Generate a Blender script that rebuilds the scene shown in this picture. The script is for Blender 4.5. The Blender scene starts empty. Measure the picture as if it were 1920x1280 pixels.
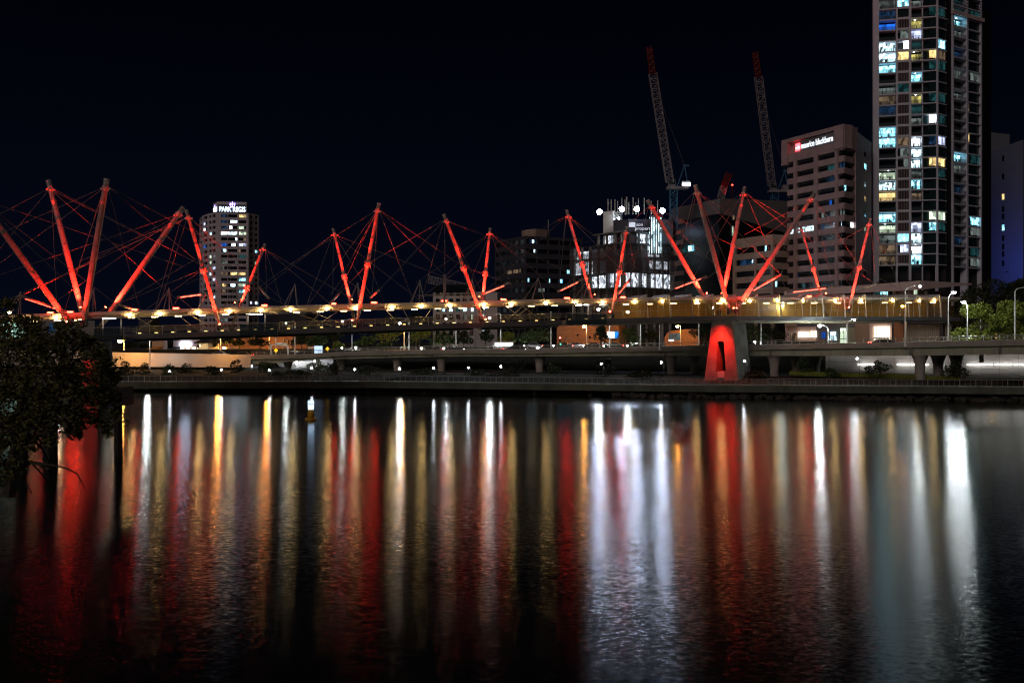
import bpy, math, random
from mathutils import Vector, Matrix
random.seed(7)
S = bpy.context.scene
COL = S.collection
# ---------------------------------------------------------------- camera
F = 35.0 / 36.0 * 1920.0      # focal length in photograph pixels
H = 9.0                       # eye height above the river
cam_d = bpy.data.cameras.new('camera'); cam = bpy.data.objects.new('camera', cam_d); COL.objects.link(cam)
cam_d.lens = 35.0; cam_d.sensor_width = 36.0; cam_d.clip_start = 0.1; cam_d.clip_end = 6000
cam.location = (0, 0, H); cam.rotation_euler = (math.radians(90), 0, 0)
S.camera = cam
# ---------------------------------------------------------------- night sky
W = bpy.data.worlds.new('World'); S.world = W; W.use_nodes = True
wn, wl = W.node_tree.nodes, W.node_tree.links
bg = wn['Background']
tc = wn.new('ShaderNodeTexCoord'); sx = wn.new('ShaderNodeSeparateXYZ'); rp = wn.new('ShaderNodeValToRGB')
wl.new(tc.outputs['Generated'], sx.inputs[0]); wl.new(sx.outputs['Z'], rp.inputs[0]); wl.new(rp.outputs[0], bg.inputs[0])
rp.color_ramp.elements[0].position = 0.0; rp.color_ramp.elements[0].color = (0.0009, 0.0016, 0.0046, 1)
rp.color_ramp.elements[1].position = 0.32; rp.color_ramp.elements[1].color = (0.00018, 0.00034, 0.0012, 1)
bg.inputs[1].default_value = 1.0
# faint glow of the city behind the viewer (stands in for the moon and the lit sky)
sd = bpy.data.lights.new('city_glow', 'SUN'); sd.energy = 0.27; sd.angle = math.radians(25); sd.color = (1.0, 0.80, 0.74)
so = bpy.data.objects.new('city_glow', sd); COL.objects.link(so)
so.rotation_euler = (math.radians(62), 0, math.radians(-28))
S.view_settings.view_transform = 'Standard'; S.view_settings.look = 'None'
S.view_settings.exposure = 0.7; S.view_settings.gamma = 1.0; S.view_settings.use_curve_mapping = False
S.cycles.use_denoising = True; S.cycles.filter_width = 1.2
S.cycles.sample_clamp_indirect = 4.0
S.cycles.max_bounces = 5; S.cycles.diffuse_bounces = 2; S.cycles.glossy_bounces = 3; S.cycles.transparent_max_bounces = 10
S.cycles.transmission_bounces = 3
S.cycles.caustics_reflective = False; S.cycles.caustics_refractive = False
S.cycles.use_light_tree = True
S.cycles.blur_glossy = 0.3

# ---------------------------------------------------------------- helpers
def P(px, py, Y): return Vector(((px - 960) / F * Y, Y, H + (640 - py) / F * Y))
def GX(px, Y): return (px - 960) / F * Y
def ZZ(py, Y): return H + (640 - py) / F * Y
def lerp(t, x):
    if x <= t[0][0]:
        a, b = t[0], t[1]
    elif x >= t[-1][0]:
        a, b = t[-2], t[-1]
    else:
        for a, b in zip(t, t[1:]):
            if a[0] <= x <= b[0]: break
    return a[1] + (b[1] - a[1]) * (x - a[0]) / (b[0] - a[0])

class MB:
    def __init__(s): s.v = []; s.f = []
    def quad(s, a, b, c, d):
        n = len(s.v); s.v += [tuple(a), tuple(b), tuple(c), tuple(d)]; s.f.append((n, n+1, n+2, n+3)); return s
    def poly(s, pts):
        n = len(s.v); s.v += [tuple(p) for p in pts]; s.f.append(tuple(range(n, n+len(pts)))); return s
    def box(s, lo, hi):
        x0, y0, z0 = lo; x1, y1, z1 = hi
        n = len(s.v)
        s.v += [(x0,y0,z0),(x1,y0,z0),(x1,y1,z0),(x0,y1,z0),(x0,y0,z1),(x1,y0,z1),(x1,y1,z1),(x0,y1,z1)]
        s.f += [tuple(n+i for i in q) for q in ((3,2,1,0),(4,5,6,7),(0,1,5,4),(1,2,6,5),(2,3,7,6),(3,0,4,7))]; return s
    def obox(s, o, u, v, w):   # box from corner o with edge vectors
        o, u, v, w = Vector(o), Vector(u), Vector(v), Vector(w)
        n = len(s.v)
        s.v += [tuple(p) for p in (o, o+u, o+u+v, o+v, o+w, o+u+w, o+u+v+w, o+v+w)]
        s.f += [tuple(n+i for i in q) for q in ((3,2,1,0),(4,5,6,7),(0,1,5,4),(1,2,6,5),(2,3,7,6),(3,0,4,7))]; return s
    def beam(s, a, b, w, h=None):
        a, b = Vector(a), Vector(b); d = (b-a)
        if d.length < 1e-6: return s
        d.normalize(); up = Vector((0,0,1)) if abs(d.z) < .95 else Vector((0,1,0))
        r = d.cross(up).normalized(); u = r.cross(d).normalized(); h = h or w
        return s.obox(a - r*w/2 - u*h/2, b-a, r*w, u*h)
    def cyl(s, a, b, r0, r1=None, n=8, cap=True):
        a, b = Vector(a), Vector(b); r1 = r0 if r1 is None else r1
        d = (b-a)
        if d.length < 1e-6: return s
        d.normalize(); up = Vector((0,0,1)) if abs(d.z) < .95 else Vector((0,1,0))
        x = d.cross(up).normalized(); y = x.cross(d).normalized(); k = len(s.v)
        for p, r in ((a, r0), (b, r1)):
            for i in range(n):
                t = 2*math.pi*i/n; s.v.append(tuple(p + x*math.cos(t)*r + y*math.sin(t)*r))
        for i in range(n): s.f.append((k+i, k+(i+1) % n, k+n+(i+1) % n, k+n+i))
        if cap: s.f.append(tuple(k+n-1-i for i in range(n))); s.f.append(tuple(k+n+i for i in range(n)))
        return s
    def tube(s, pts, rad, n=7):
        pts = [Vector(p) for p in pts]; secs = []
        for i, p in enumerate(pts):
            r = rad[min(i, len(rad)-1)] if isinstance(rad, (list, tuple)) else rad
            d = (pts[min(i+1, len(pts)-1)] - pts[max(i-1, 0)]).normalized()
            ref = Vector((0,1,0)) if abs(d.y) < .9 else Vector((1,0,0))
            x = d.cross(ref).normalized(); y = x.cross(d)
            secs.append([p + x*math.cos(2*math.pi*k/n)*r + y*math.sin(2*math.pi*k/n)*r for k in range(n)])
        return s.loft(secs)
    def sphere(s, c, r, nu=8, nv=5, sq=1.0):
        c = Vector(c); k = len(s.v)
        s.v.append(tuple(c + Vector((0,0,-r*sq))))
        for j in range(1, nv):
            ph = -math.pi/2 + math.pi*j/nv
            for i in range(nu):
                t = 2*math.pi*i/nu
                s.v.append(tuple(c + Vector((r*math.cos(ph)*math.cos(t), r*math.cos(ph)*math.sin(t), r*sq*math.sin(ph)))))
        s.v.append(tuple(c + Vector((0,0,r*sq)))); top = len(s.v)-1
        for i in range(nu): s.f.append((k, k+1+(i+1) % nu, k+1+i))
        for j in range(nv-2):
            for i in range(nu):
                a = k+1+j*nu+i; b = k+1+j*nu+(i+1) % nu; s.f.append((a, b, b+nu, a+nu))
        o = k+1+(nv-2)*nu
        for i in range(nu): s.f.append((o+i, o+(i+1) % nu, top))
        return s
    def loft(s, secs, closed=True, cap=True):
        k = len(s.v); m = len(secs[0])
        for q in secs: s.v += [tuple(p) for p in q]
        for j in range(len(secs)-1):
            for i in range(m if closed else m-1):
                a = k+j*m+i; b = k+j*m+(i+1) % m; s.f.append((a, b, b+m, a+m))
        if cap and closed:
            s.f.append(tuple(k+m-1-i for i in range(m))); s.f.append(tuple(k+(len(secs)-1)*m+i for i in range(m)))
        return s
    def build(s, name, mat, parent=None, smooth=False):
        me = bpy.data.meshes.new(name); me.from_pydata(s.v, [], s.f); me.update()
        if smooth:
            me.polygons.foreach_set('use_smooth', [True]*len(me.polygons))
        me.materials.append(mat)
        o = bpy.data.objects.new(name, me); COL.objects.link(o)
        if parent is not None:
            o.parent = parent
            o.matrix_parent_inverse = Matrix.Translation(-parent.location) if parent.parent is None else Matrix()
        return o

def sub(o, parent):        # parent a built world-space mesh under a part
    o.parent = parent; return o
def tag(o, label=None, cat=None, group=None, kind=None):
    if label: o['label'] = label
    if cat: o['category'] = cat
    if group: o['group'] = group
    if kind: o['kind'] = kind
    return o
def thing(name, label, cat, loc=(0,0,0), group=None):
    o = bpy.data.objects.new(name, None); COL.objects.link(o); o.location = loc; o.empty_display_size = .2
    return tag(o, label, cat, group)
ORD = ['first','second','third','fourth','fifth','sixth','seventh','eighth','ninth','tenth','eleventh','twelfth','thirteenth','fourteenth','fifteenth','sixteenth','seventeenth','eighteenth','nineteenth','twentieth']

# ---------------------------------------------------------------- materials
def mat(name, col, rough=.6, var=.25, scale=1.0, metal=0.0, bump=0.0, detail=6, spec=.4, stretch=None):
    m = bpy.data.materials.new(name); m.use_nodes = True
    n, l = m.node_tree.nodes, m.node_tree.links; b = n['Principled BSDF']
    b.inputs['Roughness'].default_value = rough; b.inputs['Metallic'].default_value = metal
    b.inputs['Specular IOR Level'].default_value = spec
    if var:
        t = n.new('ShaderNodeTexCoord'); mp = n.new('ShaderNodeMapping'); nz = n.new('ShaderNodeTexNoise'); r = n.new('ShaderNodeValToRGB')
        if stretch: mp.inputs['Scale'].default_value = stretch
        nz.inputs['Scale'].default_value = scale; nz.inputs['Detail'].default_value = detail; nz.inputs['Roughness'].default_value = .65
        l.new(t.outputs['Object'], mp.inputs[0]); l.new(mp.outputs[0], nz.inputs['Vector']); l.new(nz.outputs['Fac'], r.inputs[0])
        r.color_ramp.elements[0].position = .3; r.color_ramp.elements[1].position = .72
        r.color_ramp.elements[0].color = tuple(max(0, c*(1-var)) for c in col) + (1,)
        r.color_ramp.elements[1].color = tuple(min(1, c*(1+var*.6)) for c in col) + (1,)
        l.new(r.outputs[0], b.inputs['Base Color'])
        if bump:
            bp = n.new('ShaderNodeBump'); bp.inputs['Strength'].default_value = bump; l.new(nz.outputs['Fac'], bp.inputs['Height']); l.new(bp.outputs[0], b.inputs['Normal'])
    else: b.inputs['Base Color'].default_value = col + (1,)
    return m
def emit(name, col, st):
    m = bpy.data.materials.new(name); m.use_nodes = True
    n, l = m.node_tree.nodes, m.node_tree.links
    for x in list(n):
        if x.type == 'BSDF_PRINCIPLED': n.remove(x)
    e = n.new('ShaderNodeEmission'); e.inputs[0].default_value = col + (1,); e.inputs[1].default_value = st
    l.new(e.outputs[0], n['Material Output'].inputs[0])
    return m
def room(name, col, st, lo=.25, scale=.55):
    """a lit room seen through a pane: uneven interior with curtains and furniture"""
    m = emit(name, col, st); n, l = m.node_tree.nodes, m.node_tree.links
    e = [x for x in n if x.type == 'EMISSION'][0]
    t = n.new('ShaderNodeTexCoord'); mp = n.new('ShaderNodeMapping'); mp.inputs['Scale'].default_value = (1.6, 1.6, .8)
    v = n.new('ShaderNodeTexVoronoi'); v.distance = 'CHEBYCHEV'; v.inputs['Scale'].default_value = scale
    nz = n.new('ShaderNodeTexNoise'); nz.inputs['Scale'].default_value = scale*1.7; nz.inputs['Detail'].default_value = 5
    l.new(t.outputs['Object'], mp.inputs[0]); l.new(mp.outputs[0], v.inputs['Vector']); l.new(mp.outputs[0], nz.inputs['Vector'])
    sp = n.new('ShaderNodeSeparateColor'); l.new(v.outputs['Color'], sp.inputs[0])
    a = n.new('ShaderNodeMath'); a.operation = 'MULTIPLY'; l.new(sp.outputs[0], a.inputs[0]); l.new(nz.outputs['Fac'], a.inputs[1])
    mr = n.new('ShaderNodeMapRange'); mr.inputs['From Min'].default_value = .05; mr.inputs['From Max'].default_value = .45
    mr.inputs['To Min'].default_value = lo*st; mr.inputs['To Max'].default_value = st*1.35
    l.new(a.outputs[0], mr.inputs['Value']); l.new(mr.outputs[0], e.inputs[1])
    return m
M = {}
M['concrete'] = mat('concrete', (.34,.33,.30), .8, .3, .35, bump=.1)
M['concrete_dk'] = mat('concrete_weathered', (.20,.20,.17), .85, .4, .3, bump=.15)
M['concrete_gr'] = mat('concrete_greenish', (.35,.38,.29), .85, .35, .4, stretch=(1,1,.25))
M['pierconc'] = mat('pier_concrete', (.15,.147,.13), .85, .45, .45, bump=.12)
M['steel'] = mat('painted_steel', (.55,.52,.48), .4, .12, 1.5)
M['steel_dk'] = mat('dark_steel', (.06,.06,.065), .45, .2, 2)
M['mast'] = mat('mast_paint', (.33,.305,.28), .45, .15, .8)
M['cable'] = mat('cable_steel', (.22,.19,.18), .45, 0)
M['fascia'] = mat('deck_fascia', (.10,.105,.11), .5, .3, .5, stretch=(.2,1,2))
M['canopy'] = mat('canopy_paint', (.62,.54,.46), .5, .15, .4)
M['soffit'] = mat('soffit_panel', (.55,.48,.34), .6, .2, .5)
M['rail'] = mat('rail_metal', (.45,.43,.38), .35, .1, 3, metal=.3)
M['whitewall'] = mat('white_render', (.55,.50,.49), .8, .15, .2)
M['hotel_wall'] = mat('hotel_precast', (.60,.55,.61), .8, .15, .25)
M['dim_cladding'] = mat('dim_blue_cladding', (.055,.055,.075), .7, .2, .12)
M['slab_conc'] = mat('dark_greenish_concrete', (.11,.13,.10), .85, .45, .35, stretch=(1,1,.4), bump=.15)  # darker, greener mottled concrete for the river walk slab
M['tower_frame'] = mat('tower_frame_render', (.60,.62,.70), .75, .12, .3)
M['pinkwall'] = mat('pinkish_precast', (.60,.48,.47), .8, .18, .25)
M['beigewall'] = mat('beige_precast', (.40,.30,.24), .8, .18, .3)
M['brownwall'] = mat('brown_precast', (.39,.28,.28), .8, .2, .3)
M['greywall'] = mat('grey_cladding', (.16,.155,.165), .7, .2, .12)
M['darkwall'] = mat('dark_cladding', (.045,.045,.06), .6, .25, .15)
M['bluewall'] = mat('smooth_render', (.17,.19,.22), .8, .12, .1)
M['blackwall'] = mat('near_black_wall', (.012,.012,.015), .7, .2, .2)
M['brick'] = mat('orange_brick', (.42,.20,.10), .85, .25, 1.2)
M['glass'] = mat('dark_window_glass', (.010,.013,.018), .12, .3, .3, spec=.6)
M['teal_glass'] = mat('teal_window_glass', (.012,.030,.034), .15, .4, .3, spec=.6)
M['asphalt'] = mat('asphalt', (.05,.05,.05), .9, .3, .6)
M['soil'] = mat('bank_soil', (.014,.013,.010), .95, .5, .3, bump=.4)
M['mud'] = mat('river_mud', (.006,.006,.005), .9, .4, .8, bump=.4)
M['rock'] = mat('river_rock', (.05,.048,.042), .9, .5, .8, bump=.4)
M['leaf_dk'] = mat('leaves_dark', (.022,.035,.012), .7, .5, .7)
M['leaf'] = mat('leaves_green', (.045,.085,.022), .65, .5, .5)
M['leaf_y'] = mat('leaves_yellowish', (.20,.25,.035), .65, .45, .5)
M['leaf_mg'] = mat('mangrove_leaves', (.12,.125,.035), .6, .6, 1.4)
M['bark'] = mat('bark', (.085,.07,.055), .9, .4, 3, bump=.3)
M['bark_gr'] = mat('grey_bark', (.06,.053,.045), .9, .45, 4, bump=.4)
M['timber'] = mat('wet_timber', (.018,.016,.014), .8, .4, 2)
M['white_paint'] = mat('white_paint', (.72,.72,.70), .5, .08, 2)
M['yellow_paint'] = mat('yellow_paint', (.62,.36,.02), .45, .2, 3)
M['crane_red'] = mat('crane_red_paint', (.13,.008,.006), .5, .15, 1)
M['crane_white'] = mat('crane_white_paint', (.26,.25,.27), .5, .1, 1)
M['crane_blue'] = mat('crane_blue_paint', (.05,.16,.28), .5, .2, .6)
M['black'] = mat('black_rubber', (.015,.015,.015), .8, .2, 3)
M['carpaint_w'] = mat('silver_car_paint', (.45,.45,.46), .3, .05, 2, metal=.3)
M['carpaint_d'] = mat('dark_car_paint', (.05,.05,.06), .3, .05, 2, metal=.3)
M['awning'] = mat('orange_awning_cloth', (.55,.25,.05), .8, .15, 2)
# light sources
M['lamp_warm'] = emit('warm_lamp_glass', (1.0,.66,.24), 95)
M['lamp_white'] = emit('white_lamp_glass', (.90,1.0,.98), 380)
M['lamp_walk'] = emit('small_walk_lamp_glass', (.88,.95,1.0), 75)
M['lamp_sod'] = emit('sodium_lamp_glass', (1.0,.42,.06), 420)
M['work'] = emit('added_site_lamp_glow', (.82,.90,1.0), 90)  # glow of the lamps added to whiten the site top
M['flood'] = emit('floodlight_lens', (.66,.77,1.0), 185)
M['strip_w'] = emit('white_strip_tube', (.98,1.0,.92), 9)
M['strip_gold'] = emit('golden_strip_tube', (1.0,.66,.24), 20)
M['strip_warm'] = emit('warm_strip_tube', (1.0,.72,.34), 8)
M['glint'] = emit('railing_glint_glow', (1.0,.68,.22), 2.0)  # painted glints of the warm lamps in the glass, not lamps themselves
M['red_tube'] = emit('red_tube_lamp', (1.0,.035,.02), 15)
M['red_lens'] = emit('red_floodlight_lens', (1.0,.035,.012), 110)
M['red_fix'] = emit('red_fixture_lens', (1.0,.03,.012), 45)
M['redsig'] = emit('red_signal', (1.0,.05,.04), 30)
M['grnsig'] = emit('green_signal', (.1,1.0,.6), 6)
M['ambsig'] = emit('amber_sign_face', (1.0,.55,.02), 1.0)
M['sign_white'] = emit('white_sign_letters', (.86,.92,1.0), .95)
M['sign_hotel'] = emit('hotel_sign_letters', (.62,.80,1.0), 3.0)
M['sign_violet'] = emit('violet_sign_emblem', (.42,.30,1.0), 5)
M['sign_red'] = emit('red_sign_logo', (1.0,.04,.05), 6)
M['sign_cafe'] = emit('blue_white_sign', (.65,.78,1.0), 28)
M['sign_prop'] = emit('dim_sign_letters', (.80,.85,1.0), .5)
M['sign_bluew'] = emit('blue_white_billboard', (.30,.62,1.0), 3.0)
M['w_white'] = room('room_white', (.62,.92,1.0), 2.0, .06, .9)
M['w_cyan'] = room('room_cyan', (.30,.82,1.0), 1.8, .08, .9)
M['w_warm'] = room('room_warm', (1.0,.70,.28), .85)
M['w_yel'] = room('room_yellow', (1.0,.86,.25), .40)
M['w_green'] = room('room_greenish', (.80,1.0,.72), .8)
M['w_viol'] = room('room_violet', (.62,.70,1.0), 1.1)
M['w_blue'] = room('room_blue', (.02,.18,.95), .55, .4)
M['w_dim'] = room('room_dim', (.70,.85,.80), .10)
M['w_teal'] = room('room_dim_teal', (.12,.55,.60), .05)
M['w_dblue'] = room('room_dim_blue', (.10,.30,.70), .06)
M['w_dwarm'] = room('room_dim_warm', (1.0,.68,.42), .10)
M['w_bright'] = room('room_bright_white', (.86,.96,1.0), 3.2, .5)
M['w_shop'] = room('shop_warm_white', (1.0,.80,.55), 2.2, .7, .3)
M['w_site'] = room('building_site_light', (.80,.88,1.0), 1.3, .08, 1.2)

def glassy(name, col, fac, rough=.2):
    m = bpy.data.materials.new(name); m.use_nodes = True; n, l = m.node_tree.nodes, m.node_tree.links
    b = n['Principled BSDF']; b.inputs['Base Color'].default_value = col + (1,); b.inputs['Roughness'].default_value = rough
    t = n.new('ShaderNodeBsdfTransparent'); t.inputs[0].default_value = tuple(min(1, .75+.4*c) for c in col) + (1,)
    x = n.new('ShaderNodeMixShader'); x.inputs[0].default_value = fac
    l.new(t.outputs[0], x.inputs[1]); l.new(b.outputs[0], x.inputs[2]); l.new(x.outputs[0], n['Material Output'].inputs[0])
    return m
M['screen'] = glassy('amber_screen_glass', (.34,.22,.05), .22)
M['screen_back'] = glassy('amber_screen_mesh', (.62,.38,.08), .72, .6)
M['baluster'] = glassy('balustrade_glass', (.25,.25,.18), .22)
M['bay_glass'] = glassy('bay_dark_glass', (.05,.07,.075), .8)
M['balc'] = glassy('balcony_glass', (.08,.10,.11), .45)
M['mesh_screen'] = glassy('safety_mesh', (.10,.065,.07), .55, .9)

# river: tidal water, wind ripples running down the reach
def water_mat():
    m = bpy.data.materials.new('river_water'); m.use_nodes = True; n, l = m.node_tree.nodes, m.node_tree.links
    for x in list(n):
        if x.type == 'BSDF_PRINCIPLED': n.remove(x)
    out = n['Material Output']
    t = n.new('ShaderNodeTexCoord')
    def noise(scale, sc, det, rough=.55):
        mp = n.new('ShaderNodeMapping'); mp.inputs['Scale'].default_value = sc
        z = n.new('ShaderNodeTexNoise'); z.inputs['Scale'].default_value = scale; z.inputs['Detail'].default_value = det; z.inputs['Roughness'].default_value = rough
        l.new(t.outputs['Object'], mp.inputs[0]); l.new(mp.outputs[0], z.inputs['Vector']); return z.outputs['Fac']
    big = noise(.02, (.5, 1.4, 1), 3)
    def slopes(scale, sc, det, ax, ay):     # random wave slopes, steeper along the reach than across it
        mp = n.new('ShaderNodeMapping'); mp.inputs['Scale'].default_value = sc
        z = n.new('ShaderNodeTexNoise'); z.inputs['Scale'].default_value = scale; z.inputs['Detail'].default_value = det
        l.new(t.outputs['Object'], mp.inputs[0]); l.new(mp.outputs[0], z.inputs['Vector'])
        s1 = n.new('ShaderNodeVectorMath'); s1.operation = 'SUBTRACT'; s1.inputs[1].default_value = (.5,.5,.5); l.new(z.outputs['Color'], s1.inputs[0])
        s2 = n.new('ShaderNodeVectorMath'); s2.operation = 'MULTIPLY'; s2.inputs[1].default_value = (ax, ay, 0); l.new(s1.outputs[0], s2.inputs[0]); return s2.outputs[0]
    fine = slopes(8.5, (.6, 1.0, 1), 2, .08, .19); swell = slopes(.16, (.3, 1.0, 1), 2, .004, .010)
    ad = n.new('ShaderNodeVectorMath'); ad.operation = 'ADD'; l.new(fine, ad.inputs[0]); l.new(swell, ad.inputs[1])
    a2 = n.new('ShaderNodeVectorMath'); a2.operation = 'ADD'; a2.inputs[1].default_value = (0,0,1); l.new(ad.outputs[0], a2.inputs[0])
    b2 = n.new('ShaderNodeVectorMath'); b2.operation = 'NORMALIZE'; l.new(a2.outputs[0], b2.inputs[0])
    g = n.new('ShaderNodeBsdfAnisotropic'); g.distribution = 'BECKMANN'
    mr = n.new('ShaderNodeMapRange'); mr.inputs['From Min'].default_value = .35; mr.inputs['From Max'].default_value = .65
    mr.inputs['To Min'].default_value = .160; mr.inputs['To Max'].default_value = .215; l.new(big, mr.inputs['Value']); l.new(mr.outputs[0], g.inputs['Roughness'])
    g.inputs['Anisotropy'].default_value = .36; g.inputs['Color'].default_value = (.95,.97,1,1)
    tv = n.new('ShaderNodeCombineXYZ'); tv.inputs[0].default_value = 1.0; l.new(tv.outputs[0], g.inputs['Tangent'])
    l.new(b2.outputs[0], g.inputs['Normal'])
    d = n.new('ShaderNodeBsdfDiffuse'); d.inputs[0].default_value = (.006,.008,.007,1)
    fr = n.new('ShaderNodeFresnel'); fr.inputs[0].default_value = 1.333
    x = n.new('ShaderNodeMixShader'); l.new(fr.outputs[0], x.inputs[0]); l.new(d.outputs[0], x.inputs[1]); l.new(g.outputs[0], x.inputs[2])
    l.new(x.outputs[0], out.inputs[0]); return m
M['water'] = water_mat()

# ---------------------------------------------------------------- lines of the place: (photo column, distance)
WALK = [(-300,188),(200,179),(700,171),(1360,158),(1920,148),(2200,143)]
EXPR = [(-300,246),(200,230),(700,212),(1030,200),(1360,185),(1700,166),(1920,156),(2200,146)]
BRID = [(-120,143),(0,146),(160,150),(700,158),(1000,163),(1360,173),(1600,185),(1800,200)]
def wY(px): return lerp(WALK, px)
def eY(px): return lerp(EXPR, px)
def bY(px): return lerp(BRID, px)

# ---------------------------------------------------------------- the setting
tag(MB().quad((-700,-60,0),(700,-60,0),(700,215,0),(-700,215,0)).build('water', M['water']), 'dark tidal river carrying long red, white and amber reflections', kind='structure')
GZ = 7.0
def bank_row(px, dY, z, base): 
    Y = base(px) + dY; return (GX(px, Y), Y, z)
bank = MB(); secs = []
xs = list(range(-300, 2201, 50))
for i, px in enumerate(xs):
    j = lambda a: random.uniform(-a, a)
    r = [bank_row(px, 0.5+j(.3), -.6, wY), bank_row(px, 3.0+j(.4), .7+j(.2), wY), bank_row(px, 6+j(.5), 1.7+j(.2), wY), bank_row(px, 12+j(1), 2.3+j(.3), wY),
         bank_row(px, 3, 2.7, eY), bank_row(px, 18, 3.2, eY), bank_row(px, 18.6, GZ, eY)]
    secs.append(r)
bank.loft(secs, closed=False)
tag(bank.build('riverbank', M['soil']), 'dark planted river bank under the elevated road', kind='structure')
g = MB(); secs = []
for px in xs:
    Y = eY(px)+18.6; secs.append([(GX(px, Y), Y, GZ), (GX(px, Y)*1.25, 300, GZ), (GX(px, Y)*9, 2600, GZ)])
g.loft(secs, closed=False)
tag(g.build('ground', M['asphalt']), 'dark city street level behind the elevated road', kind='structure')
# near bank on the viewer's side
nb = MB(); secs = []
for y in range(8, 84, 4):
    e = -.55*y - 1.2 + random.uniform(-.6, .6)
    secs.append([(e+2.0, y, -.5), (e, y, .25+random.uniform(0,.3)), (e-3, y, 1.0+random.uniform(0,.4)), (e-9, y, 1.8), (e-60, y, 3.0)])
nb.loft(secs, closed=False)
tag(nb.build('mudbank', M['mud']), 'black muddy bank below the mangrove', kind='structure')
# boulders along the far water line
rk = MB(); rnd = random.Random(3)
for i in range(520):
    px = rnd.uniform(1150, 2150); Y = wY(px) + rnd.uniform(-1.6, 4.5); r = rnd.uniform(.25, .8)
    z = max(0, (Y-wY(px))*.25) + rnd.uniform(-.15, .25)
    k = len(rk.v); rk.sphere((GX(px, Y), Y, z), r, 6, 4, rnd.uniform(.5,.9))
    for q in range(k, len(rk.v)):
        v = rk.v[q]; rk.v[q] = (v[0]+rnd.uniform(-.14,.14)*r*2, v[1]+rnd.uniform(-.14,.14)*r*2, v[2]+rnd.uniform(-.12,.12)*r*2)
tag(rk.build('rock_revetment', M['rock']), 'dark boulders piled along the far water line', 'rocks', kind='stuff')
# ================================================================ FOOTBRIDGE
bridge = thing('footbridge', 'long pedestrian bridge with leaning red lit masts and a web of cables over the river', 'bridge', (0,0,0))
DT = [(-120,638),(250,626),(440,620),(640,613.5),(800,607.5),(1000,602),(1140,597),(1280,593),(1360,592),(1480,593),(1690,593.5),(1800,594)]
CT = [(-120,594),(100,588),(250,582.5),(440,576),(640,570.5),(800,567),(1000,561.5),(1140,559.5),(1280,557),(1480,557),(1690,557),(1800,557)]
def bnorm(px):
    a = Vector((GX(px-15, bY(px-15)), bY(px-15), 0)); b = Vector((GX(px+15, bY(px+15)), bY(px+15), 0))
    t = (b-a).normalized(); return t, Vector((-t.y, t.x, 0))     # along, away from viewer
def BP(px, back, z):
    t, nn = bnorm(px); Y = bY(px); return Vector((GX(px, Y), Y, 0)) + nn*back + Vector((0,0,z))
def dz(px): return ZZ(lerp(DT, px), bY(px))
def cz(px): return ZZ(lerp(CT, px), bY(px))
bxs = list(range(-100, 1801, 38))
m = MB(); m.loft([[BP(p,0,dz(p)), BP(p,0,dz(p)-.78), BP(p,.8,dz(p)-.80), BP(p,6.6,dz(p)-.80), BP(p,7.2,dz(p)-.6), BP(p,7.2,dz(p))] for p in bxs])
m.build('deck', M['fascia'], bridge)
m = MB()
for a, b in ((250,470),(478,632),(642,890),(905,1052),(1130,1345),(1376,1700)):
    ps = [a+(b-a)*i/8 for i in range(9)]
    m.loft([[BP(p,1.2,dz(p)-.81), BP(p,1.3,dz(p)-1.15), BP(p,5.8,dz(p)-1.15), BP(p,5.8,dz(p)-.81)] for p in ps])
m.build('soffit_beam', M['soffit'], bridge)
m = MB(); m.loft([[BP(p,.0,cz(p)), BP(p,0,cz(p)-.42), BP(p,.65,cz(p)-.88), BP(p,6.0,cz(p)-.88), BP(p,6.6,cz(p)-.4), BP(p,6.4,cz(p)), BP(p,3.2,cz(p)+.16)] for p in bxs])
can = m.build('canopy', M['canopy'], bridge)
# railing: posts, rails and glass
gl = MB()
for a, b in ((232, 452), (524, 1052), (1128, 1170)):
    ps = [a+(b-a)*i/14 for i in range(15)]; m = MB()
    for p in range(int(a), int(b), 24): q = BP(p, .12, dz(p)); m.cyl(q, q+Vector((0,0,1.12)), .022, n=5)
    m.build('rail_post', M['rail'], bridge)['kind'] = 'stuff'; m = MB()
    for h, r in ((1.12,.04),(.80,.018),(.5,.018)):
        m.tube([BP(p,.12,dz(p)+h) for p in ps], r, 5)
    m.build('railing', M['rail'], bridge)
    gl.loft([[BP(p,.16,dz(p)+.08), BP(p,.16,dz(p)+1.05)] for p in ps], closed=False)
gl.build('railing_glass', M['baluster'], bridge)
m = MB()
for p in range(240, 1170, 26):
    q = BP(p, 6.9, dz(p)); m.cyl(q, q+Vector((0,0,1.12)), .03, n=5)
m.build('rail_post', M['rail'], bridge)['kind'] = 'stuff'; m = MB()
for h in (1.12, .8, .5): m.tube([BP(p,6.9,dz(p)+h) for p in range(232,1175,52)], .025, 5)
m.build('railing', M['rail'], bridge)
# screened stretch on the right: slim leaning mullions, fins above the canopy, amber panels
m = MB(); fins = MB(); rnd = random.Random(5)
for p in range(1168, 1790, 13):
    lean = rnd.uniform(-3, 3); a = BP(p, .1, dz(p)); b = BP(p+lean, .02, cz(p)-.1); m.beam(a, b, .05, .07)
for k, p in enumerate([1213,1255,1297,1338,1380,1421,1462,1503,1542,1583,1622,1662,1702,1722,1762]):
    a = BP(p+2, -.06, dz(p)-.1); b = BP(p-1, -.06, cz(p)+.55); fins.beam(a, b, .13, .13)
    c = BP(p-9, -.05, cz(p)+.04); fins.poly([b, c, BP(p-1,-.05,cz(p)+.04)]); 
    c2 = BP(p-9, 6.2, cz(p)+.04); fins.poly([b, c, c2, BP(p-1,6.2,cz(p)+.55)])
m.build('mullion', M['rail'], bridge)['kind'] = 'stuff'
fins.build('fin_frame', M['steel'], bridge)
sp = [1168+(1790-1168)*i/24 for i in range(25)]
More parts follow.
